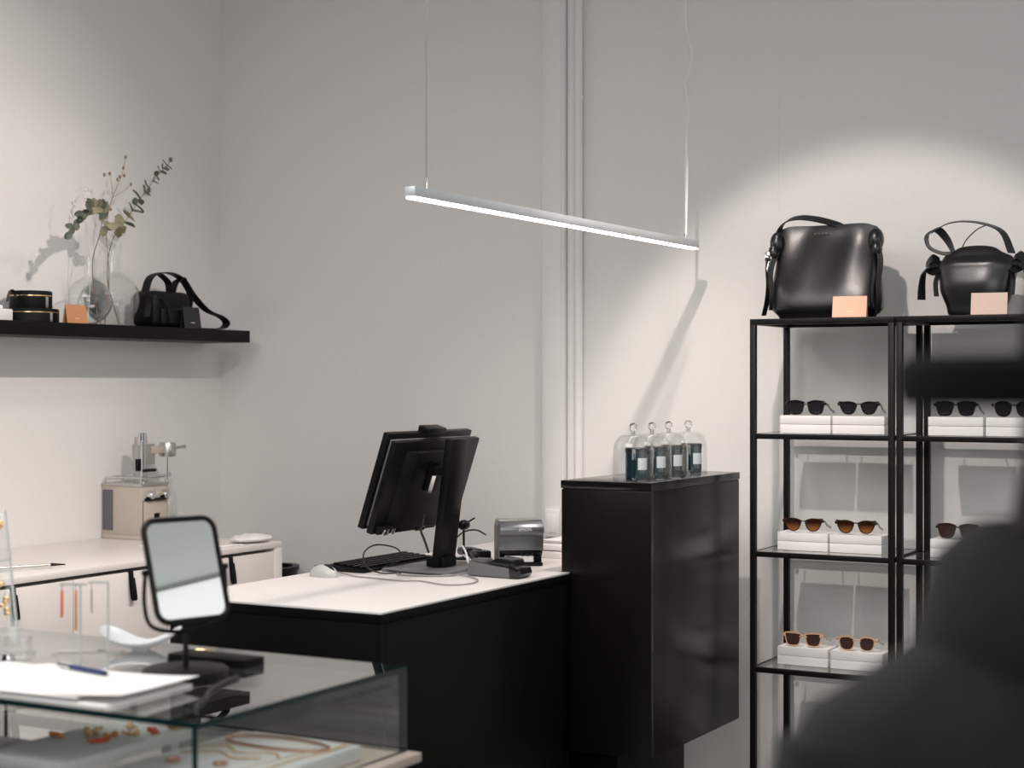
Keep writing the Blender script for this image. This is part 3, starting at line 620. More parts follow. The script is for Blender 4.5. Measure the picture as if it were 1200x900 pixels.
# payment terminal
pt = thing('payment_terminal', 'grey and black payment terminal lying at the desk edge before the printer', 'terminal', (-2.575, 4.535, .930), math.radians(-2))
XZ = Matrix(((1, 0, 0, 0), (0, 0, 1, 0), (0, 1, 0, 0), (0, 0, 0, 1)))        # prism in (x,z) extruded along y
MB().prism([(-.09, .003), (.075, .001), (.083, .030), (-.084, .046)], -.037, .037, .003, mx=XZ).build('body', 'greyplast', pt)
MB().prism([(.066, .0), (.098, .002), (.106, .016), (.100, .034), (.062, .044)], -.039, .039, .004, mx=XZ).build('end_cap', 'blackgloss', pt)
MB().prism([(-.02, .0425), (.085, .034), (.076, .058), (.02, .062)], -.035, .035, .004, mx=XZ).build('hood', 'blackgloss', pt)
MB().prism([(-.080, .046), (-.025, .0425), (-.025, .048), (-.078, .052)], -.030, .030, .001, mx=XZ).build('keypad', 'darkgrey', pt)
for k in range(8): MB().box((-.074+.013*(k % 4), -.022+.022*(k//4), .046), (-.065+.013*(k % 4), -.008+.022*(k//4), .0545), .001).build('button', 'greyplast', pt)
# box and papers behind the printer
bx = thing('document_tray', 'low white document tray with papers at the far end of the sales desk', 'tray', (-2.64, 5.22, .930))
MB().box((-.13, -.12, 0), (.13, .16, .022), .003).build('base', 'card', bx)
MB().box((-.125, -.115, .026), (.125, .155, .046), .003).build('drawer', 'card', bx)
MB().box((-.10, -.09, .046), (.10, .13, .056), .001).box((-.09, -.10, .056), (.11, .12, .060), .001).build('papers', 'paper', bx)

# ------------------------------------------------------------------ pendant light
PX = -2.40; pl = thing('pendant_light', 'long slim linear pendant light hanging over the sales desk', 'lamp', (PX, 4.73, 2.025))
PO = (PX, 4.73, 2.025)
MB(PO).box((PX-.016, 3.756, 2.0285), (PX+.016, 5.70, 2.056), .001).build('housing', 'alu', pl)
MB(PO).box((PX-.013, 3.760, 2.024), (PX+.013, 5.696, 2.0285)).build('diffuser', 'led', pl)
for y in (3.84, 5.61):
    MB(PO).cyl((PX, y, 2.056), (PX, y, 2.075), .005, 12).cyl((PX, y, 2.075), (PX, y, 2.088), .0025, 8).build('gripper', 'chrome', pl)
    MB(PO).cyl((PX, y, 2.08), (PX, y, 3.46), .0011, 6).build('suspension_wire', 'wiredark' if y < 5 else 'wire', pl)
MB(PO).tube([(PX+.003, 5.61, 2.07), (PX+.005, 5.615, 2.3), (PX+.004, 5.612, 2.42), (PX+.009, 5.620, 2.52), (PX+.001, 5.608, 2.62), (PX+.018, 5.630, 2.72), (PX+.003, 5.61, 2.84), (PX+.002, 5.61, 3.1), (PX+.002, 5.61, 3.46)], .0040, 8, sm=8).build('power_cable', 'wire', pl)
MB(PO).ball((PX+.001, 5.608, 2.615), .006, 10).build('cable_clip', 'wire', pl)
MB(PO).box((PX-.03, 3.78, 3.46), (PX+.03, 3.90, 3.5), .002).box((PX-.03, 5.55, 3.46), (PX+.03, 5.67, 3.5), .002).build('canopy', 'trim', pl)

# ------------------------------------------------------------------ racks
T = .020
def make_rack():
    r = thing('display_rack', '', 'shelf', (0, 0, 0), 0, 'open black metal racks against the back wall')
    W, Dp, H = .51, .36, 1.756
    for x in (0, W-T):
        for y in (0, Dp-T): MB().box((x, y, .012), (x+T, y+T, H-T), .001).cyl((x+T/2, y+T/2, 0), (x+T/2, y+T/2, .012), .008, 12).build('post', 'blackmetal', r)
    for k, z in enumerate((.13, .545, .947, 1.357, 1.756)):
        if k < 4:
            MB().box((T, 0, z-.018), (W-T, T*.8, z), .001).box((T, Dp-T*.8, z-.018), (W-T, Dp, z), .001).box((0.004, T, z-.018), (T*.8, Dp-T, z), .001).box((W-T*.8, T, z-.018), (W-.004, Dp-T, z), .001).build('shelf_frame', 'blackmetal', r)
            g = MB().box((T*.8+.001, T*.8+.001, z-.005), (W-T*.8-.001, Dp-T*.8-.001, z-.0005)).build('glass_shelf', 'glass', r)
            for x in (.035, W-.035):
                for y in (.035, Dp-.035): MB().cyl((x, y, z-.012), (x, y, z-.005), .007, 12).build('shelf_pad', 'blackplast', g)
        else:
            MB().box((0, 0, z-T), (W, T, z), .001).box((0, Dp-T, z-T), (W, Dp, z), .001).box((0, T, z-T), (T, Dp-T, z), .001).box((W-T, T, z-T), (W, Dp-T, z), .001).build('top_frame', 'blackmetal', r)
            MB().box((T, T, z-.010), (W-T, Dp-T, z+.0005)).build('top_panel', 'blackmetal', r)
    return r
r1 = make_rack(); r1['label'] = 'open black metal rack with glass shelves, left one beside the tall counter'; r1.location = (-2.11, 5.50, 0)
r2 = copy_tree(r1); r2['label'] = 'open black metal rack with glass shelves, right one behind the dark figure'; r2.location = (-1.592, 5.50, 0)

def outline(kind, s):
    """lens outline in (x,z), s=+1 wearer side; centre at 0"""
    P = {'square': [(-.025, .017), (-.010, .0195), (.012, .020), (.027, .0195), (.027, .006), (.021, -.014), (.012, -.020), (-.008, -.020), (-.018, -.014), (-.023, .002)],
         'cat': [(-.024, .013), (-.010, .016), (.014, .0175), (.030, .020), (.027, .006), (.018, -.012), (.006, -.0185), (-.008, -.018), (-.019, -.008)],
         'round': [(-.021, .015), (-.008, .020), (.008, .020), (.021, .0165), (.024, .004), (.019, -.013), (.008, -.021), (-.008, -.021), (-.019, -.013), (-.023, .002)]}[kind]
    p = [Vector((x*s, 0, z)) for x, z in P]; return spline(p+[p[0], p[1]], 4)[:len(p)*4]
def make_glasses(kind, fm, lm, hgt=1., sc_=1.):
    g = thing('sunglasses', '', 'sunglasses', (0, 0, 0))
    zc = .0262; dx = .0345
    for s in (-1, 1):
        o = [q+Vector((s*dx, 0, zc)) for q in outline(kind, s)]
        for q in o: q.y += .35*(abs(q.x))**2*5*.1+.0
        b = MB(); t = bmesh.new(); n = len(o); c = Vector((s*dx, 0, zc)); rr = []
        for q in o:
            e = (q-c).normalized(); wd = .0036+.0036*max(0, e.z)
            rr.append([t.verts.new(q+v) for v in (Vector((0, -.002, 0)), e*wd+Vector((0, -.002, 0)), e*wd+Vector((0, .002, 0)), Vector((0, .002, 0)))])
        for i in range(n):
            a, d = rr[i], rr[(i+1) % n]
            for k in range(4): t.faces.new((a[k], a[(k+1) % 4], d[(k+1) % 4], d[k]))
        bmesh.ops.recalc_face_normals(t, faces=t.faces[:]); b._merge(t); b.build('rim', fm, g)
        b = MB(); t = bmesh.new(); fr = [t.verts.new(q+Vector((0, -.0005, 0))) for q in o]; bk_ = [t.verts.new(q+Vector((0, .0012, 0))) for q in o]
        cf = t.verts.new(c+Vector((0, -.0022, 0))); cb_ = t.verts.new(c+Vector((0, .0, 0)))
        for i in range(n):
            j = (i+1) % n; t.faces.new((fr[i], fr[j], cf)); t.faces.new((bk_[j], bk_[i], cb_)); t.faces.new((fr[i], bk_[i], bk_[j], fr[j]))
        bmesh.ops.recalc_face_normals(t, faces=t.faces[:]); b._merge(t); b.build('lens', lm, g)
        b = MB(); b.box((s*.062-.004, -.002, zc+.009), (s*.062+.0075*s+.004*s, .006, zc+.019), .001)
        b.ribbon([(s*.068, .004, zc+.014), (s*.070, .03, zc+.010), (s*.069, .06, zc-.002), (s*.067, .095, zc-.010), (s*.066, .130, zc-.017)], lambda u: (0, 0, .008-.002*math.sin(PI*u)), .0035)
        b.build('temple', fm, g)
    MB().tube([(-.0125, 0, zc+.008), (-.006, -.001, zc+.013), (.006, -.001, zc+.013), (.0125, 0, zc+.008)], .0026, 8, sm=4).build('bridge', fm, g)
    return g
def make_box():
    b = thing('display_box', '', 'box', (0, 0, 0), 0, 'white display boxes under the sunglasses')
    MB().box((0, 0, 0), (.183, .115, .031), .001).build('lower_box', 'card', b)
    MB().box((0, .0, .0322), (.183, .115, .062), .001).build('upper_box', 'card', b)
    return b
box0 = make_box(); usedbox = False
rows = {1.357: 'top', .947: 'middle', .545: 'lower'}
sun = [(1.357, -2.035, 5.60, 'square', 'blackacetate', 'lensblack', 5, 'black square sunglasses, left pair on the top shelf of the left rack', 'white display box, left one on the top shelf of the left rack'),
       (1.357, -1.845, 5.60, 'cat', 'blackacetate', 'lensblack', 9, 'black narrow sunglasses, right pair on the top shelf of the left rack', 'white display box, right one on the top shelf of the left rack'),
       (1.357, -1.512, 5.60, 'square', 'blackacetate', 'lensblack', 2, 'black sunglasses with bluish glints, left pair on the top shelf of the right rack', 'white display box, left one on the top shelf of the right rack'),
       (1.357, -1.320, 5.60, 'round', 'blackacetate', 'lensblack', 3, 'black rounded sunglasses at the right edge of the photo, top shelf', 'white display box at the right edge of the photo, top shelf of the right rack'),
       (.947, -2.045, 5.60, 'cat', 'tortoise', 'lensgrad', 8, 'brown sunglasses with amber gradient lenses, left pair on the middle shelf', 'white display box, left one on the middle shelf of the left rack'),
       (.947, -1.855, 5.60, 'cat', 'tortoise', 'lensgrad', 9, 'brown cat eye sunglasses with amber lenses, right pair on the middle shelf', 'white display box, right one on the middle shelf of the left rack'),
       (.947, -1.505, 5.60, 'square', 'tortoise', 'lensbrown', 3, 'dark brown sunglasses on the middle shelf of the right rack, half hidden', 'white display box, left one on the middle shelf of the right rack'),
       (.947, -1.315, 5.60, 'square', 'tortoise', 'lensbrown', 3, 'dark brown sunglasses at the right edge of the middle shelf, mostly hidden by the figure', 'white display box, right one on the middle shelf of the right rack'),
       (.545, -2.045, 5.60, 'square', 'champagne', 'lensbrown', 7, 'champagne frame sunglasses with brown lenses, left pair on the lower shelf', 'white display box, left one on the lower shelf of the left rack'),
       (.545, -1.852, 5.60, 'round', 'champagne', 'lensbrown', 8, 'thin champagne frame round sunglasses, right pair on the lower shelf', 'white display box, right one on the lower shelf of the left rack')]
protos = {}
for (z, x, y, kd, fm, lm, a, lab, blab) in sun:
    if not usedbox: bo = box0; usedbox = True
    else: bo = copy_tree(box0)
    bo.location = (x, y, z+.0005); bo['label'] = blab
    key = (kd, fm, lm)
    if key not in protos: g = make_glasses(kd, fm, lm); protos[key] = g
    else: g = copy_tree(protos[key])
    g.location = (x+.088, y+.018, z+.0635); g.rotation_euler = (0, 0, math.radians(a*.6)); g['label'] = lab; g['group'] = 'sunglasses on the white boxes'
tent_card('peach_card', 'peach folded card in front of the large bag on the left rack', -1.768, 5.555, 1.758, .115, .072, .05, math.radians(10), 'peach')
tent_card('blush_card', 'pale blush folded card in front of the small bag on the right rack', -1.300, 5.565, 1.758, .115, .072, .05, math.radians(8), 'blush')

# ------------------------------------------------------------------ glass display case in the foreground
GX0, GX1, GY0, GY1, GZ0, GZ1 = -3.00, -1.86, 2.238, 2.900, .775, .950
dc = thing('display_case', 'glass topped jewellery display case in the foreground on a thin black frame', 'display case', (-2.43, 2.57, 0))
CO2 = (-2.43, 2.57, 0); g_ = .011
def pane(name, a, b, m='glassgreen'):
    o = MB(CO2).box(a, b).build(name, m, dc, smooth=False); o.data.materials.append(M['glassedge'])
    d = Vector(b)-Vector(a); ax = min(range(3), key=lambda k: abs(d[k]))
    for p in o.data.polygons:
        if abs(p.normal[ax]) < .5: p.material_index = 1
    return o
pane('glass_top', (GX0, GY0, GZ1-g_), (GX1, GY1, GZ1), 'topglass')
pane('glass_side', (GX1-g_, GY0, GZ0), (GX1, GY1, GZ1-g_-.0005))
pane('glass_side', (GX0, GY0, GZ0), (GX0+g_, GY1, GZ1-g_-.0005))
pane('glass_front', (GX0+g_+.0005, GY0, GZ0), (GX1-g_-.0005, GY0+g_, GZ1-g_-.0005))
pane('glass_back', (GX0+g_+.0005, GY1-g_, GZ0), (GX1-g_-.0005, GY1, GZ1-g_-.0005))
MB(CO2).box((-2.26, GY0-.002, GZ0-.020), (GX1+.03, GY1+.01, GZ0-.0005), .002).build('base_board', 'beigeedge', dc)
pane('glass_base', (GX0, GY0, GZ0-.010), (-2.2605, GY1, GZ0-.001))
b = MB(CO2)
for x in (GX0+.02, GX1-.04):
    for y in (GY0+.02, GY1-.04): b.box((x, y, 0), (x+.022, y+.022, GZ0-.021), .001)
b.build('leg_frame', 'blackmetal', dc)
MB(CO2).box((GX0+.01, GY0+.02, GZ0-.042), (GX1-.01, GY0+.042, GZ0-.021), .001).box((GX0+.01, GY1-.045, GZ0-.042), (GX1-.01, GY1-.02, GZ0-.021), .001).build('rail', 'blackmetal', dc)
# trays inside
tr = solo(MB().box((-2.195, 2.27, .7755), (-1.895, 2.785, .805), .003), 'jewellery_tray', 'whitetray', 'white jewellery tray with gold bracelets at the right inside the glass case', 'tray', (-2.045, 2.53, .7755))
t2 = thing('raised_tray', 'raised grey felt tray with coral and gold earrings inside the glass case', 'tray', (-2.42, 2.45, .7755))
MB((-2.42, 2.45, .7755)).box((-2.425, 2.285, .806), (-2.225, 2.66, .830), .003).build('tray', 'felt', t2)
for x in (-2.415, -2.27):
    for y in (2.30, 2.62): MB((-2.42, 2.45, .7755)).box((x, y, .7755), (x+.025, y+.025, .806)).build('foot', 'whitetray', t2)
def chain(label, pts, m, r, name='bracelet', link=.007, cl=False):
    p = spline([Vector(q) for q in pts], 10); b = MB(); n = len(p); acc = 0; last = None; k = 0
    for q in p:
        if last is None or (q-last).length >= link*.75:
            dd = (q-last).normalized() if last is not None else Vector((1, 0, 0)); last = q; k += 1
            b.ball(q, link/2, 8, (1.0, .7 if k % 2 else 1, .6))
    return solo(b, name, m, label, name.replace('_', ' '), pts[0], 'gold jewellery on the white tray')
def ellipse(cx, cy, z, a, b, n=16, rot=0.): return [(cx+a*math.cos(2*PI*k/n)*math.cos(rot)-b*math.sin(2*PI*k/n)*math.sin(rot), cy+a*math.cos(2*PI*k/n)*math.sin(rot)+b*math.sin(2*PI*k/n)*math.cos(rot), z) for k in range(n+1)]
b = MB(); b.tube(ellipse(-2.045, 2.705, .8095, .125, .045), .0032, 8, sm=4); solo(b, 'bangle', 'rosegold', 'large oval rose gold bangle lying on the white tray', 'bangle', (-2.045, 2.705, .806))
chain('gold chain bracelet left of the oval bangle on the white tray', [(-2.175, 2.60, .809), (-2.12, 2.64, .809), (-2.06, 2.60, .809), (-2.0, 2.63, .809), (-1.96, 2.60, .809)], 'gold', .002)
chain('second gold chain bracelet nearer the front of the white tray', [(-2.16, 2.55, .809), (-2.10, 2.59, .809), (-2.04, 2.56, .809), (-1.99, 2.58, .809)], 'gold', .002)
chain('straight gold chain along the right edge of the white tray', [(-1.925, 2.50, .809), (-1.925, 2.60, .809), (-1.912, 2.70, .809), (-1.915, 2.765, .809)], 'gold', .002)
chain('thin gold chain beside the straight one on the white tray', [(-1.965, 2.48, .809), (-1.955, 2.58, .809), (-1.945, 2.66, .809)], 'gold', .002, link=.005)
for lab, x, y in (('rose gold charm ring nearest the front glass on the white tray', -2.13, 2.49), ('second rose gold charm ring on the white tray', -2.03, 2.51)):
    b = MB(); b.tube(ellipse(x, y, .8095, .012, .012), .003, 8, sm=3).ball((x+.012, y, .812), .005, 8); solo(b, 'ring', 'rosegold', lab, 'ring', (x, y, .806), 'gold jewellery on the white tray')
ear = [('coral bead earring at the left front of the raised tray', -2.40, 2.455, 'orange', 5), ('gold leaf earring at the back left of the raised tray', -2.375, 2.535, 'gold', 3), ('pale gold stud behind the coral earring on the raised tray', -2.345, 2.50, 'gold', 3),
       ('red coral drop earring in the middle of the raised tray', -2.29, 2.465, 'red', 5), ('amber earring beside the red drop on the raised tray', -2.31, 2.51, 'orange', 4), ('gold twisted earring in the middle of the raised tray', -2.28, 2.54, 'gold', 3),
       ('red and amber earring at the right of the raised tray', -2.255, 2.585, 'red', 5), ('small gold earring at the far right of the raised tray', -2.25, 2.635, 'gold', 3), ('gold chain earring near the back edge of the raised tray', -2.33, 2.60, 'gold', 3)]
for lab, x, y, m_, n_ in ear:
    e = thing('earring', lab, 'earring', (x, y, .8305), random.uniform(0, 3), 'earrings on the raised tray')
    b = MB()
    for k in range(n_): b.ball((random.uniform(-.012, .012), -.014+.008*k, .005), .0055, 8)
    b.build('beads', m_, e)
    b = MB(); b.tube([(0, -.02, .003), (.003, .0, .0035), (0, .022, .003)], .0018, 6, sm=4).ball((.004, .022, .004), .004, 8); b.build('hook', 'gold', e)
for lab, x, y in (('small dark trinket block at the left front of the glass case', -2.49, 2.33), ('second dark trinket block beside the raised tray legs', -2.44, 2.27)):
    pass
lt = solo(MB().box((-2.66, 2.34, .7755), (-2.455, 2.52, .800), .003), 'low_tray', 'darkgrey', 'low dark tray at the left inside the glass case', 'tray', (-2.56, 2.43, .7755))

# ------------------------------------------------------------------ things on the case
ZT = GZ1
mr = thing('table_mirror', 'black framed tilting table mirror on a round base on the glass case', 'mirror', (-2.195, 2.605, ZT))
MB().lathe([(0, 0), (.083, 0), (.086, .004), (.086, .010), (.080, .014), (0, .016)], n=44).build('base', 'blackmetal', mr)
MB().cyl((0, 0, .014), (0, 0, .085), .0055, 14).build('pole', 'blackmetal', mr)
psi = math.radians(29.08+43); ax = Vector((math.cos(psi), math.sin(psi), 0)); nh = Vector((math.sin(psi), -math.cos(psi), 0)); th = math.radians(18)
upm = Vector((0, 0, 1))*math.cos(th)-nh*math.sin(th); nm = nh*math.cos(th)+Vector((0, 0, 1))*math.sin(th)
MM = Matrix((ax, -nm, upm)).transposed().to_4x4(); MM.translation = Vector((0, 0, .209))
def rrect(w, h, r, n=7):
    p = []
    for cx, cy, a0 in ((w-r, h-r, 0), (-w+r, h-r, 90), (-w+r, -h+r, 180), (w-r, -h+r, 270)):
        for k in range(n+1): a = math.radians(a0+90*k/n); p.append((cx+r*math.cos(a), cy+r*math.sin(a)))
    return p
RX = Matrix(((1, 0, 0, 0), (0, 0, 1, 0), (0, 1, 0, 0), (0, 0, 0, 1)))
hw_, hh_ = .082, .104
MB().prism(rrect(hw_, hh_, .026), .0, .009, .001, mx=MM @ RX).build('back_shell', 'blackmetal', mr)
MB().tube([(x, -.001, z) for x, z in rrect(hw_-.001, hh_-.001, .026)]+[(hw_-.001, -.001, hh_-.027)], .0062, 8, mx=MM, cap=False).build('frame', 'blackmetal', mr)
MB().prism(rrect(hw_-.004, hh_-.004, .023), -.0022, -.0005, mx=MM @ RX).build('mirror_glass', 'mirrorm', mr, smooth=False)
pv = Matrix((ax, Vector((0, 0, 1)).cross(ax), Vector((0, 0, 1)))).transposed().to_4x4()
MB().tube([(-.092, 0, .209), (-.094, .0, .15), (-.080, .0, .105), (-.03, 0, .088), (.03, 0, .088), (.080, 0, .105), (.094, 0, .15), (.092, 0, .209)], .0042, 8, sm=6, mx=pv).cyl((-.097, 0, .209), (-.080, 0, .209), .006, 10, mx=pv).cyl((.080, 0, .209), (.097, 0, .209), .006, 10, mx=pv).build('yoke', 'blackmetal', mr)
fb = thing('reflection_slab', 'flat black slab standing in for a dark reflection beside the table mirror foot', 'box', (-2.225, 2.735, ZT))  # solid slab added in place of a dark reflection in the glass top
MB().box((-.10, -.035, 0), (.10, .035, .012), .002).build('box', 'blackflat', fb)
MB().box((-.10, -.035, .0125), (.10, .035, .018), .002).build('lid', 'blackflat', fb)  # upper layer of the reflection slab
cable('curved black strip standing in for a reflection in the glass top before the mirror', [(-2.075, 2.62, ZT+.004), (-2.06, 2.56, ZT+.004), (-2.03, 2.48, ZT+.004), (-1.985, 2.41, ZT+.004), (-1.955, 2.35, ZT+.004), (-1.925, 2.315, ZT+.004)], 'blackcable', .0038, 'cord')  # solid strip added in place of a curved dark reflection in the glass
# papers
ps = thing('paper_pad', 'curled white paper sheets stacked at the near left corner of the glass case', 'papers', (-2.28, 2.38, ZT))
def sheet(poly, z, lift, m='paper'):
    t = bmesh.new(); n = 10; g = []
    a, b, c, d = [Vector((x, y, 0)) for x, y in poly]
    for i in range(n+1):
        row = []
        for j in range(n+1):
            u, v = i/n, j/n; p = a*(1-u)*(1-v)+b*u*(1-v)+c*u*v+d*(1-u)*v
            p.z = z+lift*(u**3*.9+.25*(1-v)**3*u); row.append(t.verts.new(p))
        g.append(row)
    for i in range(n):
        for j in range(n): t.faces.new((g[i][j], g[i+1][j], g[i+1][j+1], g[i][j+1]))
    r = bmesh.ops.extrude_face_region(t, geom=t.faces[:]); bmesh.ops.translate(t, verts=[q for q in r['geom'] if isinstance(q, bmesh.types.BMVert)], vec=(0, 0, .0012))
    bmesh.ops.recalc_face_normals(t, faces=t.faces[:]); b_ = MB((-2.28, 2.38, ZT)); b_._merge(t); return b_
MB((-2.28, 2.38, ZT)).prism([(-2.52, 2.25), (-2.08, 2.25), (-2.09, 2.50), (-2.52, 2.53)], ZT+.0003, ZT+.006, .001).build('pad', 'paper', ps)
sheet([(-2.53, 2.255), (-2.055, 2.262), (-2.078, 2.505), (-2.50, 2.535)], ZT+.0068, .016).build('top_sheet', 'paper', ps)
sheet([(-2.60, 2.245), (-2.15, 2.25), (-2.17, 2.49), (-2.58, 2.50)], ZT+.0095, .003).build('second_sheet', 'paper', ps)
pe = thing('ballpoint_pen', 'dark blue ballpoint pen with silver end lying on the white papers', 'pen', (-2.350, 2.475, ZT+.0165), math.radians(-12))
MB().cyl((-.035, 0, .001), (.078, 0, .001), .0048, 14).build('barrel', 'penblue', pe)
MB().cyl((-.072, 0, .001), (-.035, 0, .001), .0050, 14).box((-.07, -.0012, .0055), (-.03, .0012, .008)).build('cap', 'chrome', pe)
MB().cyl((.078, 0, .001), (.090, 0, .001), .0040, 12, .0015).build('tip', 'blackgloss', pe)
MB().cyl((-.080, 0, .001), (-.072, 0, .001), .003, 10).build('button', 'blackgloss', pe)
# wavy dish
t = bmesh.new(); g = []; nr, na = 8, 48
for i in range(nr+1):
    ring = []
    for k in range(na):
        a = 2*PI*k/na; r = i/nr; R_ = (.086+.010*math.cos(2*a)); x = r*R_*math.cos(a)*1.12; y = r*R_*math.sin(a)*.85
        z = .003+.030*r**2.2*(1+.55*math.cos(2*a)) + .004*r*r*math.sin(3*a); ring.append((x, y, z))
    g.append(ring)
def shell(g, th):
    tt = bmesh.new(); V = []
    for ring in g: V.append([tt.verts.new(p) for p in ring])
    for a, b in zip(V, V[1:]):
        for k in range(len(a)): tt.faces.new((a[k], a[(k+1) % len(a)], b[(k+1) % len(a)], b[k]))
    bmesh.ops.remove_doubles(tt, verts=V[0], dist=1e-5)
    bmesh.ops.recalc_face_normals(tt, faces=tt.faces[:]); bmesh.ops.solidify(tt, geom=tt.faces[:], thickness=th); return tt
ds = MB(); ds._merge(shell(g[1:], .003)); ds.box((-.02, -.015, .0), (.02, .015, .006), .002)
o = ds.build('trinket_dish', 'porcelain'); o.scale = (.84, .84, .95); o.location = (-2.485, 2.80, ZT+.0002); o.rotation_euler = (0, 0, math.radians(25)); tag(o, 'shallow wavy white porcelain dish on the glass case behind the papers', 'dish')
# small gold item near the mirror
b = MB(); b.tube(ellipse(-2.335, 2.83, ZT+.004, .028, .012), .0022, 6, sm=3); solo(b, 'hair_clip', 'gold', 'thin gold oval clip on the glass case behind the mirror', 'clip', (-2.315, 2.80, ZT+.001))
# acrylic earring stand with hanging earrings
st = thing('earring_stand', 'clear acrylic earring stand with slim hanging earrings on the glass case', 'stand', (-2.545, 2.705, ZT))
b = MB(); b.box((-.075, -.025, 0), (.075, .025, .004), .001); b.build('base', 'acrylic', st)
sx_ = Matrix.Rotation(math.radians(29.08), 4, 'Z')
for o in [x for x in COL.objects if x.parent == st]: o.rotation_euler = (0, 0, math.radians(29.08))
greyacr = mat('frosted_acrylic', (.50, .50, .50), .3, var=.02); M['frost'] = greyacr
b = MB()
for x in (-.022, .038): b.box((x, -.002, .004), (x+.004, .002, .150), mx=sx_)
b.build('pole', 'frost', st)
MB().box((-.064, -.002, .146), (-.006, .002, .151), mx=sx_).box((-.002, -.002, .150), (.042, .002, .155), mx=sx_).build('crossbar', 'frost', st)
def drop(label, lx, z0, z1, m_, wd):
    p = sx_ @ Vector((lx, -.006, 0)); base = Vector((-2.545, 2.705, ZT))+p
    e = thing('earring', label, 'earring', (base.x, base.y, ZT+z0), math.radians(29.08), 'earrings hanging from the acrylic stand')
    MB().box((-wd, -.001, z1-z0), (wd, .001, -.004), .0005).build('bar', m_, e)
    MB().tube([(0, .006, .006), (0, .002, .010), (0, 0, .002), (0, 0, -.005)], .0009, 6, sm=4).build('hook', 'gold', e)
drop('coral red bar earring hanging at the left of the acrylic stand', -.058, .140, .078, 'red', .0028)
drop('long copper bar earring hanging beside the red one', -.028, .141, .050, 'copper', .0032)
drop('thin silver chain earring hanging at the middle of the acrylic stand', .006, .143, .088, 'steel', .0022)
# leaning acrylic display at the far left
ap = thing('earring_display', 'tall leaning clear acrylic panel holding gold earrings at the left edge of the photo', 'stand', (-2.69, 2.58, ZT))
lean = Matrix.Rotation(math.radians(29.08), 4, 'Z') @ Matrix.Rotation(math.radians(-14), 4, 'X') @ Matrix.Rotation(math.radians(-10), 4, 'Y')
MB().box((-.055, -.002, .010), (.050, .002, .310), .001, mx=lean).build('panel', 'acrylic', ap)
MB().box((.046, -.0026, .010), (.0505, .0026, .310), mx=lean).box((-.055, -.0026, .20), (.05, .0026, .204), mx=lean).build('panel_edge', 'frost', ap)
MB().box((-.055, -.03, 0), (.07, .05, .010), .002, mx=sx_).box((-.02, -.03, .010), (.07, .02, .045), .002, mx=sx_).build('base', 'acrylic', ap)
def hang(label, lx, lz, m_, n_, dz):
    base = Vector((-2.69, 2.58, ZT))+(lean @ Vector((lx, -.006, lz)))
    e = thing('earring', label, 'earring', tuple(base), math.radians(29.08), 'gold earrings on the leaning acrylic panel')
    b = MB()
    for k in range(n_): b.ball((random.uniform(-.006, .006), -.003, -.006-k*dz), .0055, 8, (1.3, .7, .9))
    b.build('drop', m_, e)
    MB().tube([(0, .004, .004), (0, 0, .006), (0, -.002, 0), (0, -.003, -.004)], .001, 6, sm=4).build('hook', 'gold', e)
hang('cluster gold earring at the top of the leaning panel', .018, .297, 'gold', 5, .006)
hang('second gold cluster earring at the top edge of the leaning panel', .036, .292, 'gold', 3, .006)
hang('brass leaf earring halfway down the leaning panel', .022, .165, 'gold', 3, .007)
hang('long gold and silver earring low on the leaning panel', .032, .125, 'gold', 5, .008)
b = MB(); b.lathe([(0, 0), (.012, 0), (.014, .01), (.010, .02), (0, .022)], (-2.60, 2.525, ZT+.0003), 16); solo(b, 'chrome_trinket', 'chrome', 'small shiny chrome trinket at the foot of the leaning panel', 'trinket', (-2.60, 2.525, ZT+.0003))

# ------------------------------------------------------------------ person close to the camera
pr_ = thing('person', 'person in a black coat and wide black brimmed hat seen from behind, out of focus', 'person', (-.185, 1.270, 0), math.radians(29.08))
def skin(name, verts, edges, root, m, parent, sub=2):
    me = bpy.data.meshes.new(name+'_raw'); me.from_pydata([v[:3] for v in verts], edges, [])
    o = bpy.data.objects.new(name+'_raw', me); COL.objects.link(o); o.modifiers.new('skin', 'SKIN')
    for i, v in enumerate(verts):
        r = v[3]; me.skin_vertices[0].data[i].radius = (r, r) if not isinstance(r, tuple) else r
        me.skin_vertices[0].data[i].use_root = (i == root)
    s = o.modifiers.new('sub', 'SUBSURF'); s.levels = sub; s.render_levels = sub
    dg = bpy.context.evaluated_depsgraph_get(); nm_ = bpy.data.meshes.new_from_object(o.evaluated_get(dg)); bpy.data.objects.remove(o)
    nm_.materials.clear(); nm_.materials.append(M[m])
    for p in nm_.polygons: p.use_smooth = True
    q = bpy.data.objects.new(name, nm_); COL.objects.link(q); q.parent = parent; return q
V = [(0, 0, .86, .14), (0, 0, 1.02, .12), (0, 0, 1.20, .14), (0, 0, 1.31, .08), (0, .005, 1.375, .052), (0, .01, 1.42, .062), (0, .012, 1.50, .080), (0, .005, 1.57, .066)]
E_ = [(0, 1), (1, 2), (2, 3), (3, 4), (4, 5), (5, 6), (6, 7)]
def addv(v, to): V.append(v); E_.append((to, len(V)-1)); return len(V)-1
addv((0, .098, 1.475, .012), 6)
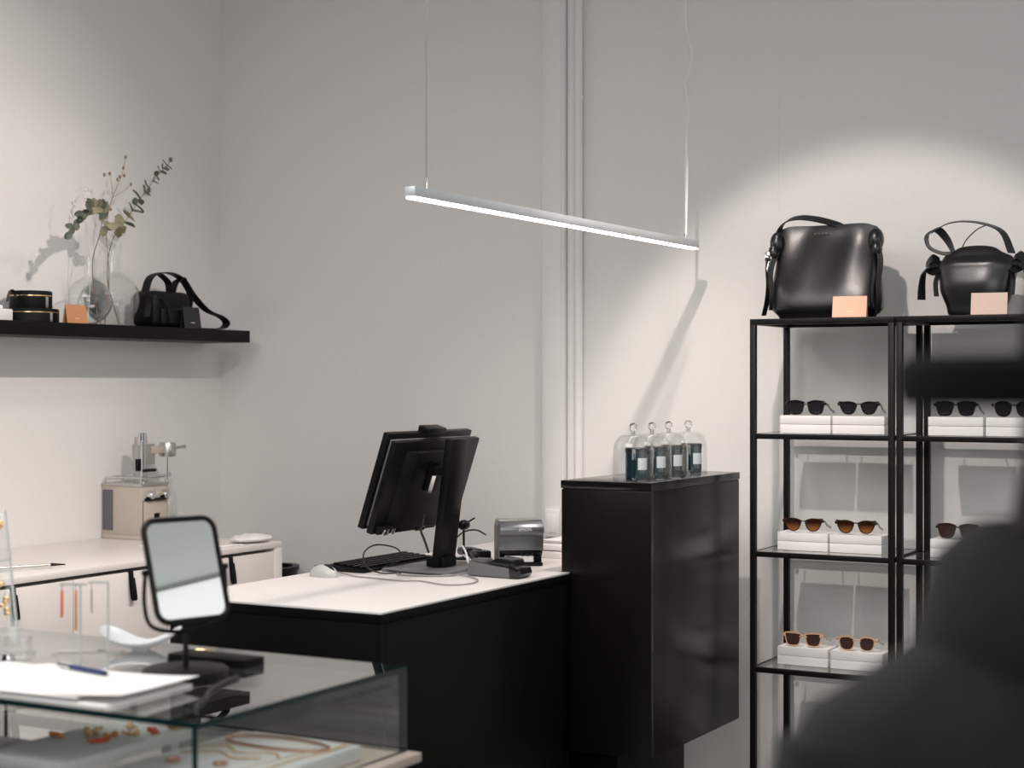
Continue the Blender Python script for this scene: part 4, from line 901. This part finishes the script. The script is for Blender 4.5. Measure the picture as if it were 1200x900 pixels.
for s in (-1, 1):
    addv((s*.082, .0, 1.485, .012), 6)
    a = addv((s*.15, -.01, 1.24, .045), 2); a = addv((s*.22, -.02, 1.02, .042), a); a = addv((s*.225, .07, .80, .027), a); h = addv((s*.222, .09, .745, .030), a); h2 = addv((s*.220, .10, .71, .026), h)
    for k, (dx, ln) in enumerate(((-.022, .062), (-.007, .074), (.008, .070), (.022, .055))):
        f1 = addv((s*.218+.3*dx, .105+dx, .685, .009), h2); f2 = addv((s*.216+.3*dx, .110+dx, .685-ln*.5, .0085), f1); addv((s*.210+.3*dx, .104+dx, .685-ln, .0075), f2)
    t1 = addv((s*.205, .135, .725, .011), h); addv((s*.200, .150, .69, .009), t1)
    a = addv((s*.09, 0, .80, .095), 0); a = addv((s*.10, .01, .46, .060), a); a = addv((s*.10, -.01, .10, .038), a); a = addv((s*.10, .0, .045, .036), a); addv((s*.11, .13, .035, .032), a)
skin('body', V, E_, 0, 'skin', pr_)
rings = [(.52, .255, .17, 0), (.70, .235, .16, 0), (.90, .205, .145, 0), (1.05, .195, .135, 0), (1.16, .235, .145, 0), (1.22, .260, .142, -.005), (1.265, .261, .130, -.008), (1.295, .243, .115, -.01), (1.315, .212, .102, -.01), (1.335, .180, .092, -.008), (1.355, .15, .085, -.005), (1.375, .12, .08, 0)]
tb = bmesh.new(); RR = []
for z, hx, hy, yo in rings:
    RR.append([tb.verts.new((hx*math.copysign(abs(math.cos(2*PI*k/48))**.85, math.cos(2*PI*k/48)), yo+hy*math.copysign(abs(math.sin(2*PI*k/48))**.85, math.sin(2*PI*k/48))+.003*math.sin(k*1.7+z*30), z)) for k in range(48)])
for p_, q_ in zip(RR, RR[1:]):
    for k in range(48): tb.faces.new((p_[k], p_[(k+1) % 48], q_[(k+1) % 48], q_[k]))
tb.faces.new(RR[0][::-1]); tb.faces.new(RR[-1]); cm = MB(); cm._merge(tb); cm.build('coat', 'coatm', pr_)
for s_ in (-1, 1): MB().tube([(s_*.19, -.01, 1.26), (s_*.215, -.02, 1.16), (s_*.222, -.025, 1.02), (s_*.226, .02, .91), (s_*.226, .068, .81)], lambda t: .078-.026*t, 24, sm=6).build('sleeve', 'coatm', pr_)
MB().lathe([(.10, 1.30), (.155, 1.31), (.165, 1.35), (.150, 1.405), (.125, 1.428), (.095, 1.415), (.085, 1.35)], n=40, close=True, sy=.85).build('collar', 'coatm', pr_)
tv = [(0, 0, .84, .15), (0, 0, .92, .14)]; te = [(0, 1)]
for s in (-1, 1):
    n0 = len(tv); tv += [(s*.095, 0, .74, .105), (s*.10, .01, .46, .078), (s*.10, -.008, .12, .062)]; te += [(0, n0), (n0, n0+1), (n0+1, n0+2)]
skin('trousers', tv, te, 0, 'trousers', pr_)
for s in (-1, 1):
    sh_ = MB(); sh_.box((s*.105-.045, -.06, 0), (s*.105+.045, .19, .03), .012).ball((s*.105, .11, .035), 1, 16, (.042, .075, .035)).ball((s*.102, -.01, .055), 1, 16, (.045, .055, .055)); sh_.build('shoe', 'shoe', pr_)
    MB().ball((s*.030, .085, 1.50), .011, 12).build('eye', 'eye', pr_)
MB().ball((0, .088, 1.435), 1, 12, (.022, .008, .006)).build('lips', mat('lips', (.45, .16, .13), .4), pr_)
hb = MB(); hb.ball((0, -.010, 1.49), 1, 28, (.090, .098, .105)).lathe([(.0, 1.40), (.100, 1.395), (.105, 1.42), (.098, 1.46), (.088, 1.50), (.06, 1.53), (0, 1.53)], (0, -.025, 0), 32, sy=.80); hb.build('hair', 'hair', pr_)
ht = MB(); ht.lathe([(0, 1.520), (.085, 1.520), (.13, 1.524), (.160, 1.517), (.170, 1.514), (.175, 1.527), (.174, 1.544), (.165, 1.551), (.13, 1.548), (.088, 1.546), (.085, 1.58), (.078, 1.630), (.060, 1.648), (0, 1.640)], (0, 0, 0), 48, sy=1.08)
ht.build('hat', 'felt_black', pr_)
